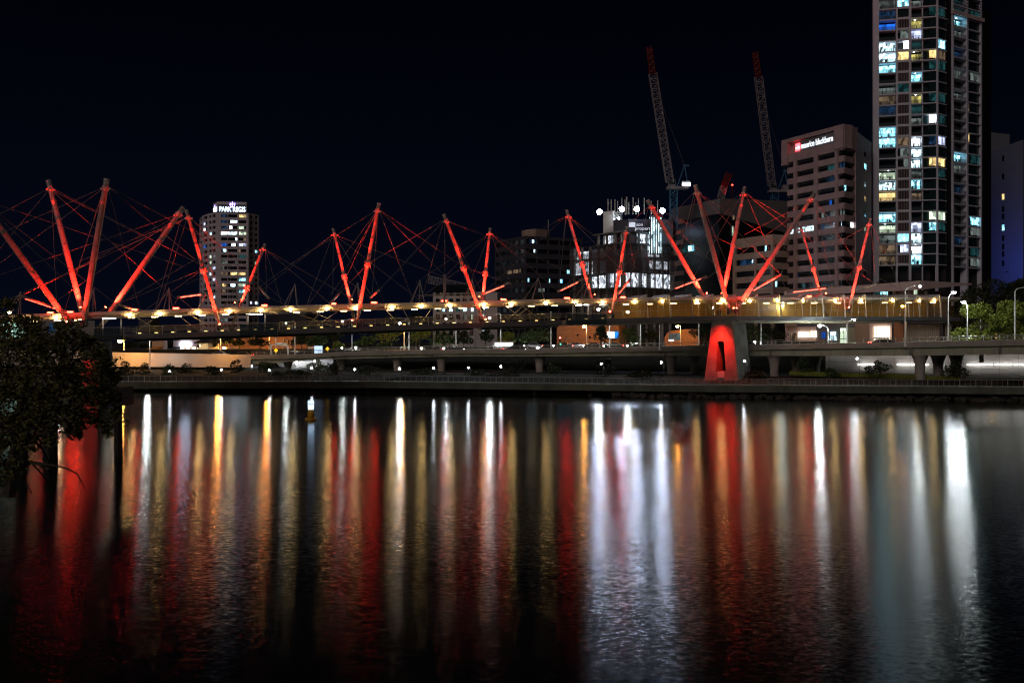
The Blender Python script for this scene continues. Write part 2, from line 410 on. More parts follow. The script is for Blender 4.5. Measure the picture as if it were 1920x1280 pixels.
MB().loft([[BP(p,.2,dz(p)+.05), BP(p,.14,cz(p)-.5)] for p in sp], closed=False).build('screen_glass', M['screen'], bridge)
MB().loft([[BP(p,6.9,dz(p)+.05), BP(p,6.9,cz(p)-.6)] for p in sp], closed=False).build('rear_screen', M['screen_back'], bridge)
for h in (1.1,):
    MB().tube([BP(p,.3,dz(p)+h) for p in sp], .04, 5).build('handrail', M['rail'], bridge)
# canopy lamps
LX = [42,106,243,300,370,430,489,545,613,667,735,790,844,907,959,1024,1078,1130,1190,1242,1307,1355,1406,1457,1505,1566,1615,1674,1723,1752]
for i, p in enumerate(LX):
    q = BP(p, -.10, cz(p)-.72)
    l = MB().sphere(q, .17, 8, 5).build('canopy_lamp', M['lamp_warm'], bridge, True)
    sub(MB().cyl(q+Vector((0,.12,.06)), BP(p,.5,cz(p)-.74), .09, .12, 6).build('bracket', M['steel_dk']), l)
for i, p in enumerate(range(60, 1780, 45)):
    MB().box(BP(p,2.6,cz(p)-1.04)-Vector((.5,.05,0)), BP(p,2.6,cz(p)-1.04)+Vector((.5,.05,.08))).build('underside_lamp', M['strip_gold' if p > 1168 else 'strip_warm'], bridge)
for p in range(262, 1160, 31):
    q = BP(p, .0, dz(p)+.09); MB().box(q-Vector((.22,.06,.04)), q+Vector((.22,.02,.04))).build('railing_glint', M['glint'], bridge)  # small glowing boxes standing in for lamp reflections in the railing glass
# A-shaped struts on the canopy
for p, top in ((20,546),(160,540),(304,539),(432,535),(545,531),(665,529),(784,525),(884,522),(1010,520),(1108,518)):
    Y = bY(p); ap = P(p, top, Y) + Vector((0,3,0)); fm = MB()
    for dx, bk in ((-1.05,.3),(1.05,.3),(-.8,6.1),(.8,6.1)):
        b = BP(p, bk, cz(p)); b = b + Vector((dx,0,0)); fm.cyl(ap, b, .06, .075, 6)
    fm.sphere(ap, .14, 6, 4)
    fm.build('canopy_strut', M['mast'], bridge)
# masts -----------------------------------------------------------
#     base px,py    top px,py   collar     side(-1 near, +1 far) dia  power
MASTS = [((128,603),(-42,368),None,-1,.92,.45),((158,600),(91,341),None,1,.92,1.1),((157,601),(200,338),None,-1,.92,.3),((188,612),(342,391),None,1,.92,1.2),
 ((411,608),(350,396),(382,504),-1,.60,1),((436,609),(496,460),(465,541),1,.56,1),((665,602),(625,431),(644,520),1,.54,1),((670,601),(710,383),(691,493),-1,.60,1),
 ((905,599),(833,404),(869,500),-1,.60,1),((902,593),(919,430),(910,515),1,.56,1),((1117,586),(1063,396),(1092,496),1,.60,.8),((1148,585),(1176,427),(1161,508),-1,.56,1),
 ((1340,592),(1215,377),None,1,.84,1.3),((1366,578),(1304,349),None,-1,.84,.25),((1350,582),(1396,353),None,1,.80,.9),((1382,578),(1527,363),None,-1,.84,1.0),
 ((1549,588),(1500,422),(1525,505),1,.54,.8),((1592,577),(1632,412),(1611,500),-1,.56,1)]
heads = []; red = (1.0,.014,.006)
def spot(name, loc, target, power, ang, parent, col=red, blend=.6, rad=.15):
    d = bpy.data.lights.new(name, 'SPOT'); d.energy = power; d.spot_size = math.radians(ang); d.spot_blend = blend; d.color = col; d.shadow_soft_size = rad
    o = bpy.data.objects.new(name, d); COL.objects.link(o); o.location = loc
    o.rotation_euler = (Vector(target)-Vector(loc)).to_track_quat('-Z', 'Y').to_euler(); o.parent = parent; return o
for (bp_, tp_, cp_, side, dia, pw) in MASTS:
    Yb = bY(bp_[0]) + (0.2 if side < 0 else 6.4); Yt = bY(tp_[0]) + (-5 if side < 0 else 11)
    a = P(bp_[0], bp_[1], Yb); b = P(tp_[0], tp_[1], Yt); ax = (b-a); L = ax.length; ax.normalize()
    ms = MB(); r = dia/2
    ms.cyl(a-ax*.1, a+ax*L*.06, r*.62, r*.95, 14); ms.cyl(a+ax*L*.06, a+ax*L*.5, r*.95, r, 14, False); ms.cyl(a+ax*L*.5, a+ax*L*.93, r, r*.86, 14, False)
    ms.cyl(a+ax*L*.93, b, r*.86, r*.86, 14)
    mast = ms.build('mast', M['mast'], bridge, True)
    hd = MB(); h0 = a+ax*L*.945; hd.cyl(h0-ax*.25, h0+ax*.25, r*1.12, n=12)
    for k in range(6):
        t = k*math.pi/3; sd_ = Vector((math.cos(t), math.sin(t), 0)); hd.beam(h0+sd_*r*.8, h0+sd_*(r+.28)-Vector((0,0,.12)), .07, .22)
    hd.cyl(b, b+ax*.22, r*1.0, r*.8, 12)
    sub(hd.build('head_clamp', M['steel']), mast)
    sm = MB()
    for f_ in (.18, .36, .54, .72, .86): q_ = a+ax*L*f_; sm.cyl(q_-ax*.07, q_+ax*.05, r*1.014, n=14)
    sub(sm.build('weld_seam', M['cable']), mast)['kind'] = 'stuff'
    ft = MB(); ft.cyl(a-ax*.55, a+ax*.15, r*1.1, r*.7, 10); ft.beam(a-ax*.9, a-ax*.2, .5, .9)
    sub(ft.build('base_bracket', M['steel_dk']), mast)
    heads.append((h0, Yt))
    # red floodlight at the foot, tilted up along the shaft, slightly towards the river
    off = Vector((.6 if ax.x < 0 else -.6, -1.6, -.2))
    fl = a + ax*.2 + off
    if side > 0:      # rear masts: floodlight stands on the canopy roof
        s0 = (cz(bp_[0]) + .9 - a.z)/ax.z; fl = a + ax*s0 + Vector((off.x, -1.6, 0))
    lamp = sub(MB().cyl(fl-ax*.35, fl-ax*.02, .16, .2, 8).build('red_floodlight', M['steel_dk']), mast)
    sub(MB().sphere(fl, .15, 8, 5).build('floodlight_lens', M['red_lens']), mast)
    hs_ = h0 - ax*3.0 + Vector((0,-.9,0)); spot('head_flood', hs_, h0+ax*.1, 200*pw, 70, mast, blend=1.0)
    spot('red_flood', fl+ax*.25, a+ax*L*.40, 36000*pw*(L/20)**2, 62, mast, blend=1.0)
    if cp_:
        s = max(.2, min(.8, (bp_[1]-cp_[1])/(bp_[1]-tp_[1]))); c = a + ax*L*s
        cm = MB()
        for d_ in (-.22,.0,.22): cm.cyl(c+ax*d_-ax*.045, c+ax*d_+ax*.045, r*1.75, n=12)
        for k in range(8):
            t = k*math.pi/4; x1 = ax.cross(Vector((0,1,0))).normalized(); y1 = ax.cross(x1)
            e = c + (x1*math.cos(t)+y1*math.sin(t))*r*1.6; cm.beam(e-ax*.4, e+ax*.42, .06)
        sub(cm.build('collar', M['steel']), mast)
        f2 = c + ax*.25 + Vector((.3 if ax.x < 0 else -.3, -.75, 0))
        sub(MB().cyl(f2-ax*.3, f2-ax*.05, .1, .14, 8).build('collar_floodlight', M['steel_dk']), mast)
        spot('collar_flood', f2, a+ax*L*.97, 9500*pw, 26, mast)
        f3 = c - ax*1.6 + Vector((0,-1.3,0)); spot('collar_wash', f3, c+ax*.2, 1600*pw, 40, mast)
# flying spars with red tube lamps
SPARS = [((38,555),(124,584)),((219,571),(266,583)),((334,557),(388,550)),((486,538),(504,559)),((619,569),(634,552)),((695,558),(710,545)),((834,517),(833,566)),
 ((905,551),(954,531)),((1047,546),(1092,524)),((1158,552),(1182,523)),((1258,543),(1324,518)),((1406,547),(1464,515)),((1476,548),(1562,538)),((1605,547),(1642,532))]
spn = []
for k, (a_, b_) in enumerate(SPARS):
    Y = bY((a_[0]+b_[0])/2)
    ya, yb = (Y-5, Y+5) if k in (0,1,4,12,10) else (Y+5, Y-5)
    a = P(a_[0], a_[1], ya); b = P(b_[0], b_[1], yb); spn += [a, b]
    sp_ = MB().cyl(a, b, .20, n=10).sphere(a, .24, 8, 5).sphere(b, .24, 8, 5).build('flying_spar', M['mast'], bridge, True)
    d = b-a; o = Vector((0,-.27,-.10))
    tb = MB()
    for s0, s1 in ((.12,.34),(.38,.66),(.70,.82)): tb.cyl(a+d*s0+o, a+d*s1+o, .06, n=6)
    sub(tb.build('red_tube', M['red_tube']), sp_)
# red rooftop fixtures on the canopy edge near each spar
for p in (95,132,252,330,496,625,702,834,945,1065,1170,1520):
    q = BP(p, .5, cz(p)+.2); fx = MB().box(q-Vector((.55,.2,.2)), q+Vector((.55,.2,.12))).build('canopy_fixture', M['steel'], bridge)
    sub(MB().box(q+Vector((-.4,-.26,-.1)), q+Vector((.4,-.21,.06))).build('fixture_lens', M['red_fix']), fx)
# cables (pixel pairs -> 3D by the ends' own depth)
CAB = [((95,352),(-10,406),0,0),((93,354),(-10,478),0,0),((92,354),(262,440),8,4),((95,352),(383,500),8,4),((96,353),(107,585),8,3),((92,353),(330,560),8,5),
 ((197,350),(12,433),-4,0),((196,352),(-10,500),-4,0),((202,350),(410,460),-4,2),((203,351),(382,500),-4,0),((203,353),(262,580),-4,2),((193,358),(148,500),-4,3),((195,355),(120,585),-4,0),
 ((-40,372),(345,500),-4,0),((-40,372),(219,571),-4,-4),((-40,372),(158,560),0,4),((38,555),(197,480),-4,0),((38,555),(20,590),-4,0),((38,555),(6,570),-4,0),((220,571),(420,455),-4,2),((219,571),(180,585),-4,0),
 ((335,402),(0,515),9,4),((336,404),(40,555),9,-4),((340,402),(465,541),9,4),((342,402),(290,583),9,4),((338,404),(80,582),9,4),
 ((351,408),(219,471),-4,0),((351,408),(296,583),-4,0),((353,408),(430,585),-4,0),((354,406),(486,538),-4,4),((354,406),(545,575),-4,0),((348,410),(148,490),-4,2),((345,412),(20,560),-4,2),
 ((382,504),(219,571),0,-4),((382,504),(270,583),0,2),((334,557),(370,585),3,1),((334,557),(320,583),3,1),((388,550),(366,586),-3,0),
 ((494,468),(350,532),9,0),((494,468),(438,500),9,5),((498,468),(619,569),9,-4),((498,468),(530,576),9,2),((498,470),(500,560),9,4),((498,468),(660,560),9,2),((494,470),(400,552),9,2),
 ((465,541),(334,557),4,3),((465,541),(486,538),4,4),((465,541),(545,575),4,1),
 ((624,440),(486,538),9,4),((624,440),(470,560),9,2),((624,441),(575,572),9,2),((627,440),(835,520),9,4),((627,440),(700,560),9,2),((625,442),(624,552),9,4),((627,440),(790,565),9,2),
 ((708,393),(545,495),-4,2),((707,395),(634,552),-4,0),((707,396),(640,520),-4,4),((711,393),(868,500),-4,0),((711,394),(775,565),-4,1),((709,396),(697,557),-4,3),((712,393),(834,517),-4,4),((707,395),(575,575),-4,1),
 ((691,493),(619,569),0,0),((691,493),(720,565),0,1),((644,520),(619,553),4,4),((644,520),(695,558),4,4),
 ((831,413),(692,493),-4,0),((832,414),(710,545),-4,-3),((834,414),(834,517),-4,3),((836,414),(960,460),-4,3),((836,415),(905,551),-4,4),((832,415),(790,562),-4,1),
 ((917,439),(835,517),9,4),((916,439),(780,530),9,2),((921,439),(1047,546),9,4),((921,440),(960,540),9,2),((921,439),(1091,524),9,4),((917,440),(870,560),9,2),
 ((869,500),(780,564),0,1),((869,500),(954,531),0,-4),((910,515),(954,531),4,-4),((910,515),(870,562),4,1),
 ((1061,405),(954,465),9,3),((1061,406),(1055,455),9,4),((1065,405),(1182,523),9,-4),((1065,405),(1217,520),9,3),((1062,406),(1047,546),9,4),((1061,405),(905,551),9,4),
 ((1174,435),(1092,524),-4,4),((1172,436),(1047,546),-4,3),((1178,435),(1258,543),-4,-4),((1178,436),(1200,560),-4,1)]
CAB2 = [((1216,388),(1092,496),9,4),((1216,388),(1182,523),9,-4),((1220,386),(1395,470),9,4),((1221,388),(1390,540),9,3),((1218,390),(1258,543),9,-4),
 ((1302,360),(1161,508),-4,0),((1302,361),(1258,543),-4,-4),((1308,360),(1464,515),-4,-4),((1308,361),(1480,470),-4,2),((1305,362),(1290,440),-4,2),((1308,362),(1363,495),-4,4),
 ((1393,362),(1258,445),9,4),((1392,363),(1280,555),9,2),((1398,362),(1540,450),9,4),((1398,363),(1476,548),9,2),((1398,362),(1610,540),9,4),((1394,363),(1240,530),9,2),
 ((1524,374),(1396,440),-4,4),((1523,375),(1406,547),-4,4),((1529,374),(1611,500),-4,0),((1528,376),(1560,538),-4,-4),((1526,376),(1300,540),-4,2),
 ((1499,430),(1464,515),9,-4),((1502,430),(1605,547),9,4),((1503,430),(1640,532),9,-4),((1498,430),(1406,547),9,3),
 ((1631,421),(1562,460),-4,2),((1634,421),(1700,560),-4,1),((1633,421),(1642,532),-4,-4),((1611,500),(1697,548),0,0),((1611,500),(1562,538),0,-4)]
nc = 0
def cable(a_, b_, oa, ob, r=.035):
    global nc
    A = P(a_[0], a_[1], bY(a_[0])+3+oa-2); B = P(b_[0], b_[1], bY(b_[0])+3+ob-2)
    return A, B
allc = CAB + CAB2
for k, c in enumerate(allc):
    A, B = cable(*c)
    if k < 0: continue
    if nc < 99: MB().cyl(A, B, .032, n=5).build('stay_cable', M['cable'], bridge); nc += 1
    else:
        if nc == 99: rest = MB(); nc += 1
        rest.cyl(A, B, .040, n=5)
ro = rest.build('stay_cable', M['cable'], bridge); ro['kind'] = 'stuff'
# hangers between canopy and deck
hg = MB()
for a, b in ((250,300),(300,250),(330,372),(352,405),(540,625),(575,650),(606,575),(640,590),(720,748),(755,770),(812,790),(840,808),(945,985),(985,950),(1000,960),(1120,1105),(1195,1180),(975,1015)):
    hg.cyl(BP(a,.35,cz(a)-.7), BP(b,.35,dz(b)+.2), .035, n=5)
hg.build('hanger_rod', M['soffit'], bridge)['kind'] = 'stuff'
# viewing bays with little shelters
for (a, b, p0, p1, r0, r1) in ((452,522,466,498,448,514),(1053,1128,1069,1098,1054,1116),(182,236,196,230,178,240)):
    z0 = dz(a); q0 = BP(a,-2.2,z0); q1 = BP(b,-2.2,z0)
    m = MB(); m.obox(BP(a,-2.2,z0-.75), q1-q0, bnorm(a)[1]*2.15, Vector((0,0,.7))); bay = m.build('viewing_bay', M['fascia'], bridge)
    m = MB()
    for i in range(10): 
        p = q0+(q1-q0)*i/9; m.cyl(p, p+Vector((0,0,1.15)), .025, n=5)
    m.beam(q0+Vector((0,0,1.15)), q1+Vector((0,0,1.15)), .08)
    sub(m.build('bay_rail', M['rail']), bay)
    sub(MB().quad(q0+Vector((0,-.05,-.7)), q1+Vector((0,-.05,-.7)), q1+Vector((0,-.05,.95)), q0+Vector((0,-.05,.95))).build('bay_panel', M['bay_glass']), bay)
    m = MB()
    for p in (p0, p1): c0 = BP(p,-1.2,z0); sub(MB().cyl(c0, c0+Vector((0,0,2.55)), .09, n=8).build('shelter_post', M['steel']), bay)
    c0 = BP(r0,-2.0,z0+2.6); c1 = BP(r1,-2.0,z0+2.6)
    sub(MB().obox(c0, c1-c0, Vector((0,2.6,0)), Vector((0,0,.16))).build('shelter_roof', M['soffit']), bay)
    for p in ((r0+r1)/2-6, (r0+r1)/2+7):
        c0 = BP(p,-1.8,z0+2.5); sub(MB().box(c0-Vector((.42,.08,.05)), c0+Vector((.42,.08,.05))).build('shelter_lamp', M['strip_w']), bay)
# river pier on the right: tapered, with a tall slot
def PY(px, py, y): return P(px, py, y)
Yp = bY(1353) - .2; zt = dz(1353)-.82
def fx(px): return GX(px, Yp)
pr = MB()
def slab4(tl, tr, br, bl, zt_, zb_, d, s=0):   # trapezoid prism front face px at top/bottom
    f = [Vector((fx(tl),Yp,zt_)), Vector((fx(tr),Yp,zt_)), Vector((fx(br),Yp-s,zb_)), Vector((fx(bl),Yp-s,zb_))]
    b = [Vector((p.x+3.9 if i in (1,2) else p.x+3.9, Yp+d, p.z)) for i, p in enumerate(f)]
    k = len(pr.v); pr.v += [tuple(p) for p in f+b]
    pr.f += [tuple(k+i for i in q) for q in ((0,1,2,3),(7,6,5,4),(0,4,5,1),(1,5,6,2),(2,6,7,3),(3,7,4,0))]
zs0 = ZZ(640, Yp); zs1 = ZZ(696, Yp); zw = -1.0
tb_ = lambda z: (zt - z)/(zt - zw)
Lx = lambda z: 1335 + (1316-1335)*tb_(z); Rx = lambda z: 1372 + (1388-1372)*tb_(z)
slab4(Lx(zt), Rx(zt), Rx(zs0), Lx(zs0), zt, zs0, 6.5)
slab4(Lx(zs0), 1345.5, 1342, Lx(zs1), zs0, zs1, 6.5)
slab4(1357, Rx(zs0), Rx(zs1), 1361, zs0, zs1, 6.5)
slab4(Lx(zs1), Rx(zs1), Rx(zw), Lx(zw), zs1, zw, 6.5)
pier = pr.build('river_pier', M['pierconc'], bridge)
sub(MB().box((fx(1345),Yp-.12,ZZ(708,Yp)), (fx(1358),Yp-.03,ZZ(696,Yp))).build('pier_plate', M['concrete']), pier)
jm = MB()
for z in [zt-2.1*i for i in range(1,6)]:
    if zs1 < z < zs0: continue
    jm.box((fx(Lx(z)), Yp-.012, z-.03), (fx(Rx(z)), Yp-.004, z+.03))
sub(jm.build('pier_joint', M['concrete_dk']), pier)
spot('pier_flood', (fx(1353), Yp-2.6, ZZ(606,Yp)), (fx(1351), Yp, ZZ(650,Yp)), 8500, 70, pier, red, 1.0); spot('pier_wash', (fx(1353), Yp-1.7, ZZ(606,Yp)), (fx(1352), Yp, ZZ(650,Yp)), 1100, 125, pier, red, 1.0)
lp = MB().cyl((fx(1353),Yp-1.75,ZZ(601,Yp)), (fx(1353),Yp-1.7,ZZ(604,Yp)), .2, .26, 8).build('pier_floodlight', M['steel_dk']); sub(lp, pier)
# left pier behind the mangrove
Yl = bY(165)+1; pl = MB()
pl.loft([[Vector((GX(150,Yl),Yl,-1)),Vector((GX(185,Yl),Yl,-1)),Vector((GX(185,Yl),Yl+6,-1)),Vector((GX(150,Yl),Yl+6,-1))],
         [Vector((GX(156,Yl),Yl,dz(160)-.8)),Vector((GX(180,Yl),Yl,dz(160)-.8)),Vector((GX(180,Yl),Yl+6,dz(160)-.8)),Vector((GX(156,Yl),Yl+6,dz(160)-.8))]])
pier2 = pl.build('river_pier', M['pierconc'], bridge)
spot('pier_flood', (GX(168,Yl), Yl-3.2, dz(165)-1.1), (GX(168,Yl), Yl, 2), 2600, 60, pier2, red, .7)

# ================================================================ ELEVATED ROAD
ET = [(200,660),(470,665),(560,664.5),(640,659),(840,654.5),(1000,654),(1200,650),(1300,648),(1480,645),(1700,641),(1920,636),(2200,630)]
EB = [(200,682),(470,684),(540,678),(600,672.5),(640,673),(840,668),(1000,668),(1200,667),(1300,667),(1480,667),(1700,667),(1920,664),(2200,660)]
road = thing('elevated_road', 'grey concrete elevated expressway on flared columns along the far bank', 'elevated road')
def EP(px, back, z): Y = eY(px)+back; return Vector((GX(px, eY(px))+back*.12, Y, z))
ez = lambda p: ZZ(lerp(ET,p), eY(p)); eb = lambda p: ZZ(lerp(EB,p), eY(p))
es = list(range(470, 2180, 57))
m = MB(); m.loft([[EP(p,.0,ez(p)), EP(p,-.02,ez(p)-.95), EP(p,.5,ez(p)-.95), EP(p,.5,eb(p)), EP(p,12,eb(p)), EP(p,12.5,ez(p)-.9), EP(p,12.5,ez(p)), EP(p,12.2,ez(p)), EP(p,12.2,ez(p)-.8), EP(p,.3,ez(p)-.8), EP(p,.3,ez(p))] for p in es])
m.build('girder', M['concrete_gr'], road)
m = MB(); m.loft([[EP(p,-.06,ez(p)+.02), EP(p,-.06,ez(p)-.72), EP(p,-.01,ez(p)-.72), EP(p,-.01,ez(p)+.02)] for p in es]); m.build('parapet', M['concrete'], road)
m = MB()
for p in range(480, 2150, 7 if False else 15):
    q = EP(p,.1,ez(p)); m.beam(q, q+Vector((0,0,.72)), .10, .10)
for h in (.72,.42): m.tube([EP(p,.1,ez(p)+h) for p in es], .05, 5)
m.build('guard_rail', M['rail'], road)
for px, back, w, zb in ((540,4,1.3,1.5),(640,4,1.5,1.5),(745,3,1.5,1.2),(828,3,1.6,1.2),(1012,3,1.6,1.2),(1258,2,1.5,-1),(1302,9,1.5,1.5),(1452,2,1.6,-1),(1493,7,1.5,1.2),(1530,10.5,1.5,1.5),(1725,1.5,1.55,-1),(1759,6,1.55,-1),(1793,10.5,1.6,-1),(2060,2,1.6,-1)):
    q = EP(px, back, 0); zt_ = eb(px)-.003; zz = [(zb,w*.5),(zt_-2.4,w*.5),(zt_-1.4,w*.56),(zt_-.6,w*.7),(zt_,w*.86)]
    q = P(px, 640, eY(px)+back); c = MB()
    for (z0, r0), (z1, r1) in zip(zz, zz[1:]): c.cyl((q.x,q.y,z0), (q.x,q.y,z1), r0, r1, 14, False)
    c.build('column', M['concrete'], road, True)
# drainage stains / joints in the girder
m = MB()
for p in (625,725,812,1010,1250,1448,1712,1880):
    m.box((EP(p,.47,0).x-.5, EP(p,.47,0).y, eb(p)+.05), (EP(p,.47,0).x+.5, EP(p,.47,0).y+.02, ez(p)-.97))
m.build('joint_panel', M['concrete_dk'], road)
# ramp wall on the left, lit by the sodium lamps
rampw = MB(); ps = [-120+i*59 for i in range(11)]
rampw.loft([[EP(p,0,ez(p)), EP(p,-.1,eb(p)-.6), EP(p,.4,eb(p)-.6), EP(p,.4,ez(p))] for p in ps])
o = rampw.build('ramp_wall', M['whitewall']); tag(o, 'pale concrete ramp wall glowing amber beside the dark trees', 'wall')
# floor of the ramp
tag(MB().loft([[EP(p,.4,ez(p)-.9), EP(p,12,ez(p)-.9)] for p in ps], closed=False).build('ramp_road', M['asphalt']), 'asphalt ramp road behind the pale wall', kind='structure')

# ================================================================ RIVER WALK
walk = thing('river_walk', 'low concrete river walk with slim metal railing just above the water', 'walkway')
WT = [(-300,712),(200,716),(700,715),(1250,722),(1360,722),(1920,726),(2200,728)]
WB = [(-300,724),(200,729),(700,727),(1250,734),(1360,735),(1920,739),(2200,742)]
kz = lambda p: ZZ(lerp(WT,p), wY(p)); kb = lambda p: ZZ(lerp(WB,p), wY(p))
def KP(px, back, z): Y = wY(px); return Vector((GX(px,Y)+back*.15, Y+back, z))
ks = list(range(-280, 2190, 65))
MB().loft([[KP(p,0,kz(p)), KP(p,0,kb(p)), KP(p,4.2,kb(p)), KP(p,4.2,kz(p))] for p in ks]).build('walk_slab', M['slab_conc'], walk)
for s0 in range(-270, 2180, 120):
    m = MB()
    for p in range(s0, s0+120, 10):
        q = KP(p,.1,kz(p)); big = (p % 30 == 0)
        m.beam(q, q+Vector((0,0,1.05 if big else .95)), .09 if big else .025, .06 if big else .025)
    for h, r in ((1.05,.035),(.15,.025)): m.tube([KP(s0+q_*24,.1,kz(s0+q_*24)+h) for q_ in range(6)], r, 5)
    m.build('walk_railing', M['rail'], walk)
m = MB()
for p in range(-260, 2150, 105):
    q = KP(p,2,0); MB().cyl((q.x,q.y,-1), (q.x,q.y,kb(p)-.003), .35, n=10).build('walk_pile', M['concrete_dk'], walk)
def walk_lamp(px, py, i):
    Y = wY(px)+3.2; hd = P(px, py, Y); base = Vector((hd.x+.42, Y, kz(px)))
    t = thing('walk_lamp', '%s white globe lamp on the river walk, counted from the mangrove end' % ORD[i], 'lamp', base, 'lamps along the river walk')
    MB().tube([base, Vector((base.x,Y,hd.z-.3)), Vector((base.x-.12,Y,hd.z+.05)), Vector((hd.x,Y,hd.z+.12))], [.06,.05,.04,.04], 6).build('lamp_post', M['steel_dk'], t)
    MB().sphere(hd, .14, 8, 5).build('lamp_globe', M['lamp_walk'], t, True)
for i, (px, py) in enumerate(((113,691),(219,692),(318,696),(415,693),(505,694),(584,690),(665,692),(749,691),(813,690),(878,689),(939,687),(1127,682),(1240,679),(1396,677),(1607,672))):
    walk_lamp(px, py, i)
# ================================================================ BUILDINGS
class Seg:
    """a vertical facade between two photo columns at given distances; u along it, outward normal faces the river"""
    def __init__(s, px0, Y0, px1, Y1):
        s.a = Vector((GX(px0,Y0), Y0, 0)); s.b = Vector((GX(px1,Y1), Y1, 0)); s.d = s.b-s.a; s.L = s.d.length
        t = s.d.normalized(); s.t = t; s.n = Vector((t.y, -t.x, 0))
    def u(s, px, back=0.0):
        k = (px-960)/F; a = s.a - s.n*back   # x = k*y
        den = s.d.x - k*s.d.y
        return (k*a.y - a.x)/den
    def pt(s, u, out, z): p = s.a + s.d*u + s.n*out; return Vector((p.x, p.y, z))
    def Y(s, u): return s.a.y + s.d.y*u
    def z(s, py, u): return ZZ(py, s.Y(u))
    def box(s, mb, u0, u1, out0, out1, z0, z1):
        o = s.pt(u0, out0, z0); return mb.obox(o, s.d*(u1-u0), s.n*(out1-out0), Vector((0,0,z1-z0)))
    def pane(s, mb, u0, u1, out, z0, z1): return mb.quad(s.pt(u0,out,z0), s.pt(u1,out,z0), s.pt(u1,out,z1), s.pt(u0,out,z1))

def body(mb, segs, inset, z0, z1, depth=18):
    """solid core behind a run of facade segments"""
    f = [segs[0].pt(0,-inset,0)]
    for s, q in zip(segs, segs[1:]):      # mitred corners
        p0, d0, p1, d1 = s.pt(0,-inset,0), s.t, q.pt(0,-inset,0), q.t
        cr_ = d0.x*d1.y - d0.y*d1.x; w_ = p1-p0
        f.append(p0 + d0*((w_.x*d1.y - w_.y*d1.x)/cr_) if abs(cr_) > .03 else p1)
    f.append(segs[-1].pt(1,-inset,0))
    bk = [Vector((p.x*(1+depth/p.y), p.y+depth, 0)) for p in f]
    ring = f + bk[::-1]
    mb.loft([[Vector((p.x,p.y,z0)) for p in ring], [Vector((p.x,p.y,z1)) for p in ring]])

def text(s, size, mat_, parent, origin, right, up=Vector((0,0,1)), ext=.06, name='sign_letters', sx=1.0):
    c = bpy.data.curves.new('lettering', 'FONT'); c.body = s; c.size = size; c.extrude = ext; c.align_x = 'LEFT'
    o = bpy.data.objects.new('lettering', c); COL.objects.link(o); bpy.context.view_layer.update()
    me = bpy.data.meshes.new_from_object(o.evaluated_get(bpy.context.evaluated_depsgraph_get())); bpy.data.objects.remove(o)
    me.materials.clear(); me.materials.append(mat_)
    r = right.normalized(); n = r.cross(up).normalized()
    mx = Matrix(((r.x*sx,up.x,n.x,origin[0]),(r.y*sx,up.y,n.y,origin[1]),(r.z*sx,up.z,n.z,origin[2]),(0,0,0,1)))
    me.transform(mx); me.name = name
    q = bpy.data.objects.new(name, me); COL.objects.link(q)
    if parent is not None: sub(q, parent)
    return q, max(v.co.dot(r) for v in me.vertices) - Vector(origin).dot(r)

# ---- residential tower -------------------------------------------------
tw = thing('apartment_tower', 'tallest residential tower of stacked balconies with many lit cyan white rooms', 'tower', (GX(1745,306),306,GZ))
SL = Seg(1637,304.3,1757,300); SS = Seg(1757,300,1774,303); SR_ = Seg(1774,303,1785,309); SW = Seg(1785,308,1839,316); SD = Seg(1839,316,1858,330)
fh = 20.0/F*303; zrow0 = SL.z(18.5, .1)          # top row slab underside line
rows = list(range(-2, 25))
zr = lambda r: zrow0 - r*fh                       # floor level of row r
ztop = zr(-3); zbase = zr(24)-.2
slab = MB(); col = MB(); inner = MB(); dark = MB(); bal = MB(); lou = MB()
uu = lambda s, px: s.u(px)
for r in rows + [25]:
    z = zr(r)+fh if r == 25 else zr(r)
    if r == 25: continue
    for s in (SL, SS, SW): s.box(slab, -.002, 1.002, -2.2, .25, z-.28, z+.06)
    # spandrel strip on bay B
    SL.box(slab, uu(SL,1682), uu(SL,1705), -.3, .08, z+.06, z+.45)
SL.box(slab, -.002, 1.002, -2.2, .25, ztop-.28, ztop+.06)
for a, b in ((1637,1648),(1680,1683),(1704,1708.5),(1755.5,1758)):
    SL.box(col, uu(SL,a), min(1,uu(SL,b)), -2.1, .33, zbase-12, ztop+.1)
for a, b in ((1785,1787),(1811,1814),(1837.5,1839.5)): SW.box(col, uu(SW,a), uu(SW,b), -2.0, .33, zbase-12, ztop+.1)
SS.box(col, 0, .05, -.6, .32, zbase-12, ztop); 
SL.box(col, uu(SL,1729), uu(SL,1731), -2.0, -.2, zbase-12, ztop)
m = MB(); body(m, [SL, SS, SR_, SW, SD], 3.0, GZ, ztop+1, 22); m.build('core_wall', M['blackwall'], tw)
slab.build('floor_slab', M['tower_frame'], tw); col.build('column', M['tower_frame'], tw)
m = MB(); SR_.box(m, 0, 1, -2, 0, GZ, ztop); SD.box(m, 0, 1, -3, 0.1, GZ, ztop-3); m.build('side_wall', M['blackwall'], tw)
BAYS = {'A':(SL,1648,1680,-1.9),'B':(SL,1683,1704,-.25),'C':(SL,1708.5,1729,-1.9),'K':(SL,1731,1742,-1.2),'D':(SL,1742,1755.5,-.2),'E':(SS,1758.5,1773,-.2),
        'N':(SR_,1776,1784,-.1),'G':(SW,1787,1811,-1.8),'Q':(SW,1814,1820,-.5),'T':(SW,1821.5,1837.5,-.4)}
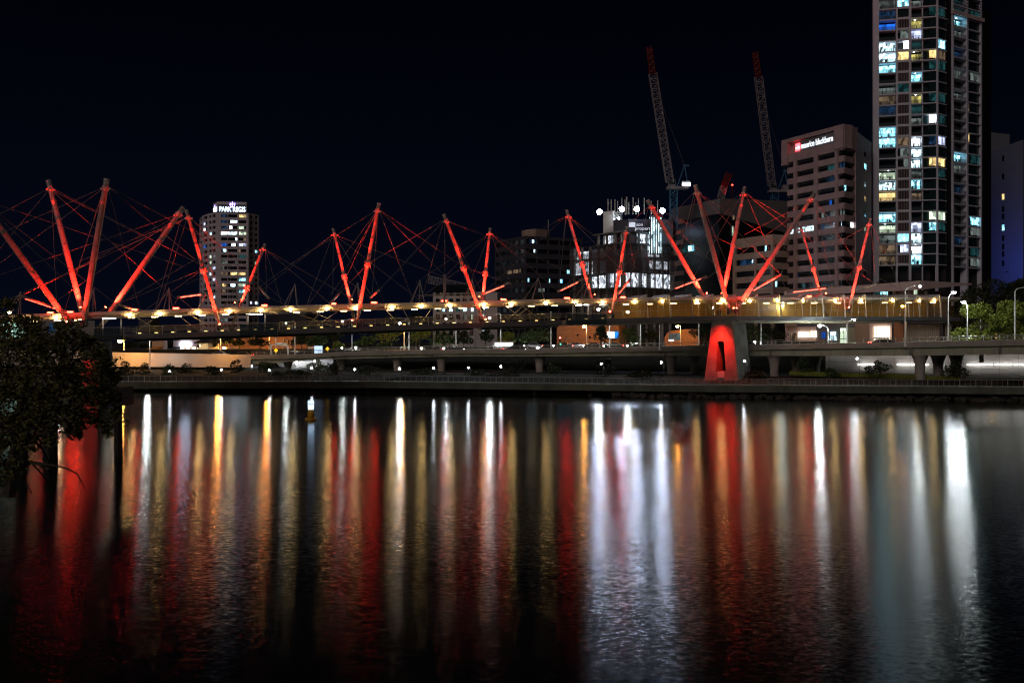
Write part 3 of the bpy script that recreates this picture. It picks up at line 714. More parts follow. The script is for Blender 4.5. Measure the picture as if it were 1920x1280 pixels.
LIT = {(-1,'B'):'w_cyan',(-1,'G'):'w_teal',(-2,'C'):'w_dim',(0,'A'):'w_dim',(0,'B'):'w_cyan',(0,'C'):'w_dim',(0,'G'):'w_teal',(0,'T'):'w_teal',(1,'A'):'w_dblue',(1,'D'):'w_teal',(1,'E'):'w_teal',
 (1,'G'):'w_cyan',(1,'N'):'w_dwarm',(2,'A'):'w_blue',(2,'C'):'w_yel',(3,'C'):'w_viol',(3,'B'):'w_dim',(2,'G'):'w_dim',(2,'N'):'w_dim',(4,'A'):'w_white',(4,'B'):'w_bright',(4,'C'):'w_teal',(4,'E'):'w_cyan',(4,'N'):'w_cyan',(4,'G'):'w_dblue',
 (5,'A'):'w_white',(5,'B'):'w_warm',(5,'C'):'w_yel',(5,'D'):'w_warm',(5,'E'):'w_dwarm',(6,'A'):'w_cyan',(6,'D'):'w_teal',(6,'E'):'w_teal',(6,'G'):'w_dim',(7,'C'):'w_cyan',(6,'T'):'w_dim',
 (8,'A'):'w_dim',(8,'B'):'w_teal',(9,'A'):'w_dwarm',(9,'C'):'w_yel',(9,'D'):'w_teal',(9,'E'):'w_teal',(10,'C'):'w_teal',(10,'A'):'w_dblue',(11,'C'):'w_dim',(11,'D'):'w_bright',(11,'E'):'w_teal',
 (12,'A'):'w_cyan',(13,'A'):'w_cyan',(13,'C'):'w_bright',(13,'D'):'w_dblue',(13,'E'):'w_viol',(13,'B'):'w_dwarm',(14,'C'):'w_white',(14,'B'):'w_dim',(15,'C'):'w_white',(15,'D'):'w_warm',(15,'E'):'w_warm',
 (15,'B'):'w_dim',(14,'G'):'w_cyan',(14,'T'):'w_teal',(15,'G'):'w_dim',(16,'A'):'w_green',(16,'C'):'w_dim',(17,'A'):'w_white',(17,'C'):'w_cyan',(18,'A'):'w_warm',(18,'C'):'w_dwarm',(17,'G'):'w_dblue',(16,'E'):'w_teal',
 (20,'A'):'w_cyan',(20,'D'):'w_green',(20,'E'):'w_green',(21,'A'):'w_green',(21,'C'):'w_viol',(21,'D'):'w_cyan',(21,'E'):'w_teal',(20,'T'):'w_cyan',(21,'T'):'w_dim',(22,'A'):'w_dim',(22,'B'):'w_cyan',(22,'C'):'w_white',
 (23,'C'):'w_bright',(23,'B'):'w_viol',(24,'C'):'w_cyan',(24,'A'):'w_dwarm',(23,'A'):'w_dwarm',(23,'T'):'w_teal',(8,'G'):'w_dim',(10,'N'):'w_teal',(12,'Q'):'w_warm',(9,'Q'):'w_dwarm',(22,'G'):'w_dblue',(24,'T'):'w_dim'}
rnd = random.Random(11); clut = MB(); lampm = MB()
for r in rows:
    z0, z1 = zr(r)+.06, zr(r)+fh-.29
    for b, (s, a, c, out) in BAYS.items():
        u0, u1 = uu(s,a), uu(s,c); k = LIT.get((r,b))
        lou_ = (b == 'B' and k is None and rnd.random() < .8)
        if k:
            w0, w1 = u0+.003, u1-.003
            if b == 'B' and k in ('w_bright','w_viol','w_dim'): w0 = u0+(u1-u0)*rnd.choice((.25,.55)); w1 = u0+(u1-u0)*.97
            if b == 'C' and k in ('w_white','w_bright','w_cyan'): w1 = u0+(u1-u0)*rnd.choice((.97,.9))
            hh = z0 + (z1-z0)*(rnd.choice((.8,.9,1.0)) if b in 'ACG' else .97)
            mb = MB(); s.pane(mb, w0, w1, out+.04, z0+(.05 if b in 'ACG' else .5), hh); mb.build('window', M[k], tw)
            if b in 'ACG':   # furniture and people on the balcony, seen against the light
                for q in range(rnd.randint(1,3)):
                    uc = u0+(u1-u0)*rnd.uniform(.1,.9); wd = rnd.uniform(.003,.010); s.box(clut, uc-wd, uc+wd, out+.5, out+.9, z0, z0+rnd.uniform(.6,1.3))
                if k in ('w_white','w_cyan','w_viol','w_green','w_yel','w_bright') and rnd.random() < .6:
                    uc = u0+(u1-u0)*rnd.uniform(.3,.6); s.box(lampm, uc-.006, uc+.006, out+.5, out+.8, z1-.12, z1-.02)
            nm = max(1, int((u1-u0)*s.L/1.6))
            for q in range(1, nm+1): s.box(clut, u0+(u1-u0)*q/(nm+1)-.0007, u0+(u1-u0)*q/(nm+1)+.0007, out+.05, out+.12, z0, z1)
        else:
            s.pane(dark, u0, u1, out, z0, z1)
        if b in 'ACG':
            s.pane(bal, u0, u1, .10, z0, z0+1.05)
        if lou_:
            for q in range(7): s.box(lou, u0+(u1-u0)*(q+.3)/7, u0+(u1-u0)*(q+.55)/7, .0, .12, z0+.4, z1)
        if b in 'DE' and not k: s.box(slab, 0, 0, 0, 0, 0, 0)
o = dark.build('window', M['teal_glass'], tw); o['kind'] = 'stuff'
bal.build('balustrade', M['balc'], tw)['kind'] = 'stuff'
lou.build('louvre', M['brownwall'], tw)['kind'] = 'stuff'
clut.build('balcony_clutter', M['black'], tw)['kind'] = 'stuff'
lampm.build('ceiling_light', emit('ceiling_light_lens', (.9,1,1), 12), tw)['kind'] = 'stuff'
# dark glazed top of the right wing, slightly overhanging
m = MB(); SW.box(m, -.02, 1.06, -2, .8, zr(1)+fh*.98, zr(1)+fh*1.35); m.build('ledge', M['pinkwall'], tw)
m = MB()
for q in range(9): SW.box(m, .0, 1.03, .3, .42, zr(0)+.9+q*.9, zr(0)+1.0+q*.9)
m.build('sun_louvre', M['darkwall'], tw)

# ---- office block with the roof sign ------------------------------------
ob = thing('office_block', 'brown banded office block with a glowing white and red roof sign', 'building', (GX(1550,290),290,GZ))
OA = Seg(1476,300,1582,279); OB = Seg(1582,279,1605,283.5); OC = Seg(1605,283,1634,300)
ztop = OA.z(233, 1); op = 22.2/F*279; zw0 = OA.z(268, 1)   # first band below the sign
wall = MB(); gl_ = MB(); lv = MB()
NF = 14
zf = lambda k: OA.z(291,1) - k*op           # bottom of window strip k at the near corner
for s in (OA, OB):
    for k in range(NF):
        s.box(wall, 0, 1, -.8, 0, zf(k)-op*.52, zf(k))
        for q in range(2): s.box(lv, 0, 1, -.12, -.05, zf(k)+op*.26+q*.42, zf(k)+op*.26+q*.42+.10)
    s.box(wall, 0, 1, -.8, 0, zf(0)+op*.48, zf(0)+op*.48+(op*.78 if s is OA else op*.3))
    s.pane(gl_, 0, 1, -.55, zf(NF), zf(0)+op*.48)
for a, b in ((1488,1494),(1526,1533),(1565.5,1571)): OA.box(wall, OA.u(a), OA.u(b), -.8, .12, GZ, zf(0)+op*1.2)
zs = zf(0)+op*.48+op*.78
# crown frame round the sign
OA.box(wall, -.09, .02, -3, .45, zf(0)+op*.3, ztop); OA.box(wall, .02, .86, -3, .45, ztop-1.1, ztop)
OA.box(wall, .86, 1.01, -3, .45, zf(0)+op*.62, ztop); OB.box(wall, .0, 1.0, -3, .44, zf(0)+op*.62, ztop-.05)
OA.box(wall, .02, .86, -3, -1.0, zs-.5, ztop-1.1)
OC.box(wall, 0, 1, -6, 0, GZ, OC.z(250,.2))
m = MB(); body(m, [OA, OB], .9, GZ, zs, 20); m.build('core_wall', M['blackwall'], ob)
wall.build('wall', M['brownwall'], ob); gl_.build('glazing', M['glass'], ob); lv.build('sun_louvre', M['steel_dk'], ob)['kind'] = 'stuff'
def strip(s, root, k, p0, p1, mt, zfun, pitch, out=-.5, h0=.02, h1=.46, name='window'):
    mb = MB(); s.pane(mb, s.u(p0), s.u(p1), out, zfun(k)+pitch*h0, zfun(k)+pitch*h1); return mb.build(name, M[mt], root)
for k, p0, p1, mt in ((1,1572,1598,'w_dblue'),(1,1550,1565,'w_teal'),(2,1547,1562,'w_dblue'),(4,1553,1557,'w_blue'),(5,1523,1528,'w_green'),(5,1538,1543,'w_dim'),(5,1555,1565,'w_dim'),(5,1575,1602,'w_dim'),
    (6,1478,1489,'w_white'),(6,1495,1506,'w_white'),(6,1508,1524,'w_white'),(6,1537,1543,'w_dblue'),(6,1598,1604,'w_bright'),(5,1573,1576,'w_dim'),(3,1580,1584,'w_cyan'),(10,1490,1496,'w_dblue')):
    strip(OA if p1 < 1582 else OB if p0 > 1580 else OA, ob, k, p0, min(p1,1581.5) if p0 < 1580 else p1, mt, zf, op)
m = MB()
for k in range(9): zz = OC.z(285+k*28, .6); OC.box(m, .5, .62, -.1, .05, zz-1.5, zz)
m.build('slit_window', M['glass'], ob)
mb = MB(); OC.pane(mb, .5,.64,.06, OC.z(316,.5), OC.z(306,.5)); mb.build('window', M['w_cyan'], ob)
# sign: red square logo and lettering
us = OA.u(1502); org = OA.pt(us, -.6, OA.z(272, us)); 
sgn = MB(); OA.box(sgn, OA.u(1497), OA.u(1571), -.2, -.02, zs-.1, OA.z(246,.9)); sgn = sgn.build('sign_panel', M['greywall'], ob)
wid_target = (OA.u(1562)-us)*OA.L
q, w_ = text('maurice blackburn', 2.55, M['sign_white'], sgn, OA.pt(us,.12,zs+.55), OA.t); 
q.data.transform(Matrix.Translation(OA.pt(us,.12,zs+.55)) @ Matrix(((wid_target/w_ if abs(OA.t.x)>2 else 1,0,0,0),(0,1,0,0),(0,0,1,0),(0,0,0,1))) @ Matrix.Translation(-OA.pt(us,.12,zs+.55)))
SIGNQ = (q, w_, wid_target)
k_ = wid_target/w_; o3 = OA.pt(us,.12,zs+.55)
for v in q.data.vertices:
    d_ = (v.co - o3); al = d_.dot(OA.t); v.co = v.co + OA.t*al*(k_-1)
ul = OA.u(1492); lg = MB(); OA.box(lg, ul, OA.u(1500), .0, .12, zs+.2, zs+2.4); lg = lg.build('sign_logo', M['sign_red'], sgn)
text('mb', 1.5, M['sign_white'], lg, OA.pt(ul+.004,.18,zs+.7), OA.t)

# ---- hotel tower ---------------------------------------------------------
ht = thing('hotel_tower', 'pale hotel tower with a curved side and white lettering on its roof box', 'tower', (GX(430,460),460,GZ))
HC = Seg(404,450,466,452); HR = Seg(466,453,485.5,458); HL1 = Seg(389,455,404,450); HL2 = Seg(379,463,389,455); HL3 = Seg(374.5,475,379,463)
hp = 10.85/F*450; hz = lambda k: HC.z(407,0)-k*hp      # window bottom of storey k
wall = MB(); gl_ = MB(); zt_ = HC.z(396,0)
NF = 20
segs = [HL3,HL2,HL1,HC,HR]
for s in segs:
    for k in range(NF): s.box(wall, 0, 1, -.8, 0, hz(k)-hp*.5, hz(k))
    s.box(wall, 0, 1, -.8, .02, hz(0)+hp*.52, zt_-.6); s.pane(gl_, 0, 1, -.5, hz(NF), hz(0)+hp*.5)
for s, lst in ((HC,((0,.17),(.93,1.0),(.36,.375),(.655,.69))),(HR,((0,.15),(.42,.62),(.9,1))),(HL1,((0,.2),(.5,.62))),(HL2,((0,.25),)),(HL3,((0,.2),))):
    for a, b in lst: s.box(wall, a, b, -.8, .06, GZ, zt_-.65)
m = MB(); body(m, segs, .9, GZ, zt_, 16); m.build('core_wall', M['blackwall'], ht)
rb = MB(); RB = Seg(407,452,462,454); RL = Seg(400,457,407,452)
RB.box(wall, 0, 1, -8, 0, zt_, RB.z(378,0)); RL.box(wall, 0, 1, -6, 0, zt_, RB.z(379,0))
wall.build('wall', M['hotel_wall'], ht); gl_.build('glazing', M['glass'], ht)
rnd = random.Random(4); A_,B_,C_ = (415.5,427),(428.5,446),(448,462)
HW = [(0,A_,'w_dblue'),(0,C_,'w_warm'),(1,(432,446),'w_white'),(1,A_,'w_dblue'),(2,A_,'w_dblue'),(2,(430,435),'w_bright'),(2,(447.5,457),'w_green'),(3,(414.5,429),'w_bright'),(3,(430,446),'w_white'),(3,C_,'w_green'),(4,(441,446),'w_white'),
 (4,(456,461),'w_dwarm'),(5,(414.5,424),'w_blue'),(5,(434,441),'w_bright'),(5,C_,'w_viol'),(6,(418,424),'w_cyan'),(6,(447,451),'w_dwarm'),(7,C_,'w_teal'),(8,(415,427),'w_dim'),(8,(441,445),'w_dim'),(9,(415,420),'w_dim'),
 (10,(414,427),'w_dwarm'),(10,(432,445),'w_warm'),(10,(447,460),'w_warm'),(11,(448,460),'w_cyan'),(12,(416,424),'w_warm'),(12,(432,441),'w_white'),(12,(447,460),'w_green'),(13,(448,460),'w_cyan'),(14,(447,453),'w_dim'),(16,(430,437),'w_dblue'),(18,(415,427),'w_dim'),(13,(416,423),'w_dwarm')]
for k, (a, b), mt in HW: strip(HC, ht, k, a, b, mt, hz, hp, -.45, .03, .5)
for k, s, a, b, mt in ((1,HL2,380,383,'w_viol'),(2,HL2,380,383,'w_bright'),(3,HL1,390.5,396,'w_white'),(5,HL2,380,384,'w_blue'),(7,HL1,390,396,'w_green'),(7,HL1,398,403,'w_dim'),(8,HL1,390,396,'w_green'),(9,HL1,398,403,'w_viol'),(9,HL1,390,395,'w_dwarm'),(10,HL1,390,395,'w_white'),
   (11,HL1,398,403,'w_viol'),(11,HL2,380,384,'w_dim'),(14,HL1,398,403,'w_white'),(6,HR,479,483,'w_cyan'),(8,HR,479,483,'w_green'),(15,HR,469,473,'w_viol'),(15,HR,479,483,'w_white'),(16,HR,469,473,'w_dim'),(16,HR,479,483,'w_white'),(17,HR,469,473,'w_dwarm')):
    strip(s, ht, k, a, b, mt, hz, hp, -.45, .05, .5)
us = RB.u(411); zt2 = RB.z(396.8,.3)
pnl = MB(); RB.box(pnl, RB.u(409), RB.u(461), .02, .1, zt2-.5, zt2+3.2); pnl = pnl.build('sign_panel', M['darkwall'], ht)
q, w_ = text('PARK REGIS', 3.2, M['sign_hotel'], pnl, RB.pt(us,.3,zt2), RB.t, ext=.15); o3 = RB.pt(us,.3,zt2); k_ = (RB.u(460)-us)*RB.L/w_
for v in q.data.vertices:
    al = (v.co-o3).dot(RB.t); v.co = v.co + RB.t*al*(k_-1)
# small crown emblem above the lettering and on the side face
def emblem(s, px, py, sc):
    mb = MB(); u = s.u(px); c = s.pt(u, .35, s.z(py,u)); t = s.t
    for dx, hgt, wdt in ((-1.5,1.9,.8),(0,2.9,1.0),(1.5,1.9,.8)):
        b = c+t*dx*sc; mb.poly([b+t*(-wdt*.5*sc), b+Vector((0,0,-.4*sc)), b+t*(wdt*.5*sc)+Vector((0,0,hgt*.4*sc)), b+Vector((0,0,hgt*sc)), b+t*(-wdt*.5*sc)+Vector((0,0,hgt*.4*sc))])
    s.box(mb, u-.9*sc/s.L, u+.9*sc/s.L, .3, .36, c.z-1.4*sc, c.z-.7*sc); return mb.build('sign_emblem', M['sign_violet'], pnl)
emblem(RB, 436, 385.5, .62); emblem(RL, 403.5, 388, .35)
mb = MB(); RL.box(mb, .1, .95, .05, .2, zt2, zt2+2.0); sub(mb.build('side_sign', M['sign_hotel']), pnl)

# ---- dark office slab ------------------------------------------------------
do = thing('office_building', 'unlit dark grey office building with a beige plant room on its roof', 'building', (GX(1000,390),390,GZ))
D1 = Seg(928,400,985,380); D2 = Seg(985,380,1092,392); dp = 18/F*385; dzf = lambda k: D1.z(456,1)-k*dp
wall = MB(); gl_ = MB()
for s in (D1, D2):
    for k in range(9): s.box(wall, 0, 1, -.6, 0, dzf(k)-dp*.55, dzf(k))
    s.box(wall, 0, 1, -.6, .01, dzf(0)+dp*.45, D1.z(442,1)); s.pane(gl_, 0, 1, -.4, dzf(9), dzf(0)+dp*.5)
    for i in range(6): s.box(wall, i/5.0*.97, i/5.0*.97+.02, -.6, .05, GZ, dzf(0)+dp*.5)
m = MB(); body(m, [D1,D2], .7, GZ, D1.z(443,1), 18); m.build('core_wall', M['blackwall'], do)
wall.build('wall', M['dim_cladding'], do); gl_.build('glazing', M['glass'], do)
R1 = Seg(984,388,1004,384); R2 = Seg(1004,384,1026,388); m = MB()
for s in (R1, R2): s.box(m, 0, 1, -8, 0, D1.z(443,1), s.z(430,.5))
m.build('plant_room', M['beigewall'], do)
MB().cyl(P(1028,432,395), P(1028,412,395), .12, n=6).build('antenna', M['steel'], do)
for k, s, a, b, mt in ((0,D2,994,1005,'w_dblue'),(0,D2,998.5,1002.5,'w_white'),(1,D2,1001.5,1004.5,'w_white'),(3,D2,1064,1070,'w_cyan'),(4,D2,1048,1056,'w_blue'),(4,D2,1051,1055,'w_cyan'),(4,D2,990,993,'w_cyan'),(4,D2,1029.5,1032,'w_cyan'),(3,D1,950,975,'w_dwarm'),(5,D2,1010,1022,'w_dim')):
    strip(s, do, k, a, b, mt, dzf, dp, -.35, .05, .42)

# ---- building under construction -------------------------------------------
cb = thing('construction_building', 'unfinished building wrapped in mesh with white floodlights on top', 'building', (GX(1170,310),310,GZ))
C1 = Seg(1071,322,1168,300); C2 = Seg(1168,300,1262,312)
m = MB(); back = MB(); mesh = MB(); win = MB(); colm = MB()
zz = [C1.z(y,1) for y in (538,508,478,454,432,405)]
for i, z in enumerate(zz[:-1]):
    for s in (C1, C2): s.box(m, (.45 if (i > 2 and s is C1) else 0), (.9 if i > 3 and s is C2 else 1), -14, .3, z-.35, z)
m.build('floor_slab', M['concrete_dk'], cb)
for s in (C1, C2):
    for j in range(7): s.box(colm, j/6*.96+.01, j/6*.96+.035, -1.2, -.6, GZ, zz[3] if s is C1 and j < 3 else zz[4])
colm.build('column', M['concrete'], cb)
for s in (C1, C2): s.box(back, 0, 1, -7.5, -7.0, GZ, zz[3]); s.box(back, 0, 1, -3, -2.0, zz[0]-14, zz[0]-.4)
back.build('core_wall', M['greywall'], cb)
for s, u0, u1, i, f0, f1 in ((C1,.0,.34,1,.05,.85),(C1,.38,.50,0,.1,.8),(C1,.52,.66,0,.05,.85),(C1,.70,.98,0,.05,.9),(C2,.02,.52,0,.05,.95),(C2,.58,1.0,0,.0,1.0),(C2,.35,.52,3,.1,.95),(C2,.60,.80,2,.1,.95),(C1,.58,.68,3,.05,.8),(C2,.62,.78,3,.3,1.6),(C2,.60,.97,1,.3,.8),(C2,.55,.62,3,.0,.95),(C2,.55,.66,2,.0,.95),(C1,.02,.3,2,.1,.7)):
    h = zz[i+1]-zz[i] if i < 5 else 4
    mb = MB(); s.pane(mb, u0, u1, -1.9 if i else -.8, zz[i]+h*f0*.9, zz[i]+h*min(f1,.92)); mb.build('lit_floor', M['w_site'], cb)
for s in (C1, C2):
    for j in range(66): 
        u = j/65; s.box(mesh, u-.0012, u+.0012, .5, .58, zz[0]-2, zz[3 if s is C1 else 4])
    for z in [zz[0]+1.5*q for q in range(12)]: s.box(mesh, 0, 1, .5, .56, z, z+.07)
mesh.build('scaffold', M['steel_dk'], cb)['kind'] = 'stuff'
mm = MB()
for s in (C1, C2): s.pane(mm, 0, 1, .62, zz[1]+.3, zz[2]+1.8)
mm.build('safety_mesh', M['mesh_screen'], cb)
HB = Seg(1219,301,1241,302); mb = MB()
for q in range(5): HB.box(mb, q/5, q/5+.06, -.3, .3, HB.z(478,.5), HB.z(404,.5))
mb.build('hoist_frame', M['steel_dk'], cb)
mb = MB(); HB.pane(mb, 0, 1, -.5, HB.z(474,.5), HB.z(407,.5)); mb.build('lit_hoist_bay', M['w_white'], cb)
# lift core, starter bars, billboard
LC = Seg(1131,312,1150,310); mb = MB(); LC.box(mb, 0, 1, -6, 0, zz[2], LC.z(396,.5)); mb.build('lift_core', M['white_paint'], cb)
mb = MB(); 
for a, b in ((1150,1180),(1216,1262)):
    s = Seg(a,306,b,304); s.box(mb, 0, 1, -8, 0, zz[3], s.z(412,.5))
mb.build('formwork', M['darkwall'], cb)
for px_, py_ in ((1160,409),(1236,409)): MB().sphere(P(px_,py_,308), .3, 8, 5).build('added_site_lamp', M['work'], cb)  # added lamps behind the formwork, there to brighten lift core and bars
mb = MB()
for px, t in ((1140,373),(1146,374),(1153,374),(1158,377),(1166,371),(1172,374),(1175,369),(1179,379),(1187,370),(1197,372),(1208,371),(1221,377),(1233,376),(1192,380)):
    mb.cyl(P(px,t,306), P(px,402,306), .16, n=5)
mb.build('starter_bar', M['white_paint'], cb)
BB = Seg(1178,301,1218,301.5); mb = MB(); BB.box(mb, 0, 1, 0, .3, BB.z(434,.5), BB.z(411,.5)); bb = mb.build('billboard', M['darkwall'], cb)
mb = MB(); BB.box(mb, .02, .32, .3, .34, BB.z(426,.5), BB.z(417,.5)); sub(mb.build('billboard_patch', M['sign_prop']), bb)
text('son', 1.45, M['sign_prop'], bb, BB.pt(.36,.36,BB.z(424,.5)), BB.t, ext=.02); text('property', 1.5, M['sign_prop'], bb, BB.pt(.30,.36,BB.z(431.5,.5)), BB.t, ext=.02)
def floodlight(px, py, Y, i, lab):
    c = P(px, py, Y); t = thing('floodlight', lab, 'floodlight', c-Vector((0,0,1)), 'floodlights on the unfinished building')
    MB().cyl(c-Vector((0,0,1.8)), c, .09, n=6).build('stand', M['steel_dk'], t)
    MB().cyl(c+Vector((0,.45,.15)), c+Vector((0,.02,-.02)), .55, .85, 12).build('housing', M['steel_dk'], t)
    MB().cyl(c+Vector((0,-.02,-.02)), c+Vector((0,-.10,-.05)), .80, .7, 12).build('lens', M['flood'], t)
for i, (px, py, lab) in enumerate(((1124,397,'white floodlight standing clear of the lift core, leftmost of four'),(1166,392,'white floodlight amid the steel starter bars, second from the lift core'),(1194,392,'white floodlight above the dark billboard'),(1242,395,'white floodlight below the blue crane cabin, nearest the white jib'))):
    floodlight(px, py, 299.5, i, lab)

# ---- dark block and beige block behind the right masts -------------------------
db = thing('dark_block', 'dark glass block with a grey sloping crown behind the leaning masts', 'building', (GX(1370,330),330,GZ))
B1 = Seg(1256,345,1350,318); B2 = Seg(1350,318,1478,332)
wall = MB(); gl_ = MB(); bands = MB()
B1.box(wall, 0, 1, -10, .2, 0, 0)
cr = MB(); zc0, zc1 = B1.z(400,1), B1.z(372,1)
cr.loft([[B1.pt(0,0,B1.z(418,0)),B1.pt(1,0,zc0),B2.pt(1,0,B2.z(438,1)),B2.pt(1,-20,B2.z(438,1)),B1.pt(0,-20,B1.z(418,0))],
         [B1.pt(0,0,B1.z(392,0)),B1.pt(1,0,zc1),B2.pt(1,0,B2.z(377,1)),B2.pt(1,-20,B2.z(377,1)),B1.pt(0,-20,B1.z(392,0))]])
cr.build('crown', M['greywall'], db)
for s in (B1, B2): s.pane(gl_, 0, 1, -.3, GZ, s.z(400,.5)+2)
gl_.build('glazing', M['glass'], db)
for k in range(9):
    z = B1.z(415+k*19,0); B1.box(bands, 0, .28, -.6, .1, z-1.6, z)
bands.build('spandrel', M['brownwall'], db)
m = MB(); body(m, [B1,B2], .7, GZ, B1.z(400,0), 18); m.build('core_wall', M['blackwall'], db)
for s, a, b, y0, y1, mt in ((B1,1280,1290,471,460,'w_teal'),(B1,1290,1300,470,459,'w_cyan'),(B1,1291,1296,468,461,'w_bright'),(B2,1373,1375,445,427,'w_green'),(B2,1374,1377,415,406,'w_dwarm')):
    mb = MB(); s.pane(mb, s.u(a), s.u(b), .02, s.z(y0,.5), s.z(y1,.5)); mb.build('window', M[mt], db)
bb2 = thing('beige_office', 'low beige office with open dark window bands behind the leaning masts', 'building', (GX(1420,300),300,GZ))
E1 = Seg(1374,312,1449,296); E2 = Seg(1449,296,1480,300); ep_ = 22.5/F*300; ezf = lambda k: E1.z(469,1)-k*ep_
wall = MB(); gl_ = MB()
for s in (E1,E2):
    for k in range(5): s.box(wall, 0, 1, -.7, 0, ezf(k)-ep_*.52, ezf(k))
    s.box(wall, 0, 1, -.7, .02, ezf(0)+ep_*.48, E1.z(439,1)); s.pane(gl_, 0, 1, -.5, ezf(5), ezf(0)+ep_*.5)
for s, l in ((E1,((0,.07),(.55,.59),(.95,1))),(E2,((0,.12),))):
    for a, b in l: s.box(wall, a, b, -.7, .05, GZ, ezf(0)+ep_*.5)
m = MB(); body(m, [E1,E2], .8, GZ, E1.z(441,1), 12); m.build('core_wall', M['blackwall'], bb2)
wall.build('wall', M['beigewall'], bb2); gl_.build('glazing', M['glass'], bb2)
for k, a, b, mt in ((0,1432,1435,'w_cyan'),(1,1408,1411,'w_white'),(1,1386,1417,'w_dblue'),(3,1456,1459,'w_cyan')): strip(E1 if a < 1449 else E2, bb2, k, a, b, mt, ezf, ep_, -.4)

# ---- blue lit blocks at the far right -----------------------------------------
for nm, lab, s, y0, ylist in (('rear_block','plain blue grey block with flat roof rising behind the tall tower', Seg(1855,420,1893,424), 250, ()),
        ('blue_block','smooth rendered block washed by blue light with a column of small windows', Seg(1858,392,1918,380), 268, (296,330,368,391,405,426,446,462,476,493))):
    t = thing(nm, lab, 'building', (s.pt(.5,0,0).x, s.pt(.5,0,0).y, GZ)); m = MB()
    f = [s.pt(0,0,0), s.pt(1,0,0), s.pt(1,-16,0)+Vector((3,0,0)), s.pt(0,-16,0)]
    if nm == 'blue_block': f[2] = Vector((GX(1990,400),400,0))
    m.loft([[Vector((p.x,p.y,GZ)) for p in f], [Vector((p.x,p.y,s.z(y0 + (0 if i in (1,2) else 10 if nm=='blue_block' else 0),.5))) for i, p in enumerate(f)]])
    m.build('wall', M['bluewall'], t)
    for i, y in enumerate(ylist):
        u = s.u(1881); mb = MB(); s.box(mb, u-.035, u+.035, -.1, .06, s.z(y,.5)-1.1, s.z(y,.5)+1.1); mb.build('window', M['w_warm'] if y == 368 else M['w_cyan'] if y == 426 else M['glass'], t)
    if nm == 'blue_block':
        d = spot('blue_wash', P(1888,506,366), P(1885,470,388), 4500, 140, None, (.006,.10,1.0), .8, .6); d.parent = t; d.matrix_parent_inverse = Matrix.Translation(-t.location)
        c = P(1888,508,366); MB().box(c-Vector((.5,.3,.5)), c+Vector((.5,.3,-.1))).build('blue_floodlight', M['steel_dk'], t)

# ---- podium under the tall tower ------------------------------------------------
pd = thing('podium', 'low podium with pale sloping fascia and shopfronts below the tall tower', 'building', (GX(1650,270),270,GZ))
Q1 = Seg(1470,285,1725,262); Q2 = Seg(1725,262,1822,272)
m = MB()
m.loft([[Q1.pt(0,0,Q1.z(556,0)),Q1.pt(1,0,Q1.z(543,1)),Q2.pt(1,0,Q2.z(534,1)),Q2.pt(1,-10,Q2.z(534,1)),Q1.pt(0,-10,Q1.z(556,0))],
        [Q1.pt(0,0,Q1.z(546,0)),Q1.pt(1,0,Q1.z(526,1)),Q2.pt(1,0,Q2.z(531,1)),Q2.pt(1,-10,Q2.z(531,1)),Q1.pt(0,-10,Q1.z(546,0))]])
m.build('fascia', M['pinkwall'], pd)
m = MB(); Q1.box(m, 0, 1, -9, -4, GZ, Q1.z(556,.2)); Q2.box(m, 0, .8, -9, -4, GZ, Q2.z(543,.2)); m.build('wall', M['brownwall'], pd)
m = MB()
for s, px in ((Q1,1527),(Q1,1673),(Q1,1700),(Q2,1752)): u = s.u(px); s.box(m, u-.012, u+.012, -3, -2, GZ, s.z(545,u))
m.build('column', M['pinkwall'], pd)
for a, b, y0, y1, mt in ((1631,1641,553,548,'w_teal'),(1642,1656,553,548,'w_cyan'),(1667,1669,556,550,'w_teal')):
    mb = MB(); Q1.pane(mb, Q1.u(a), Q1.u(b), -3.9, Q1.z(y0+1,.6), Q1.z(y1-1,.6)); mb.build('window', M[mt], pd)
mb = MB(); Q2.pane(mb, Q2.u(1737), Q2.u(1743), -3.9, Q2.z(556,.2), Q2.z(542,.2)); mb.build('window', M['w_green'], pd)
c = P(1725,537,258); 
# shopfront row between bridge deck and elevated road
sh = thing('shopfront_row', 'row of lit shopfronts and pale walls under the bridge deck near the podium', 'building', (GX(1600,240),240,GZ))
HS = Seg(1470,250,1705,240)
def hs(a, b, y0, y1, out, th, mt, nm='wall'):
    mb = MB(); ua, ub = HS.u(a), HS.u(b); HS.box(mb, ua, ub, out-th, out, HS.z(y0,.5), HS.z(y1,.5)); return mb.build(nm, M[mt], sh)
hs(1470,1700,650,600,-3,.5,'greywall'); hs(1472,1532,640,612,-1,.4,'pinkwall'); hs(1530,1572,645,611,-.9,.4,'greywall'); hs(1590,1603,645,614,-.8,.3,'concrete_gr'); hs(1603,1635,645,606,-1.2,.3,'beigewall')
hs(1630,1672,645,606,-1.0,.3,'pinkwall'); hs(1676,1694,650,604,-.7,.4,'brick'); hs(1472,1494,611,604,1,3,'beigewall','awning')
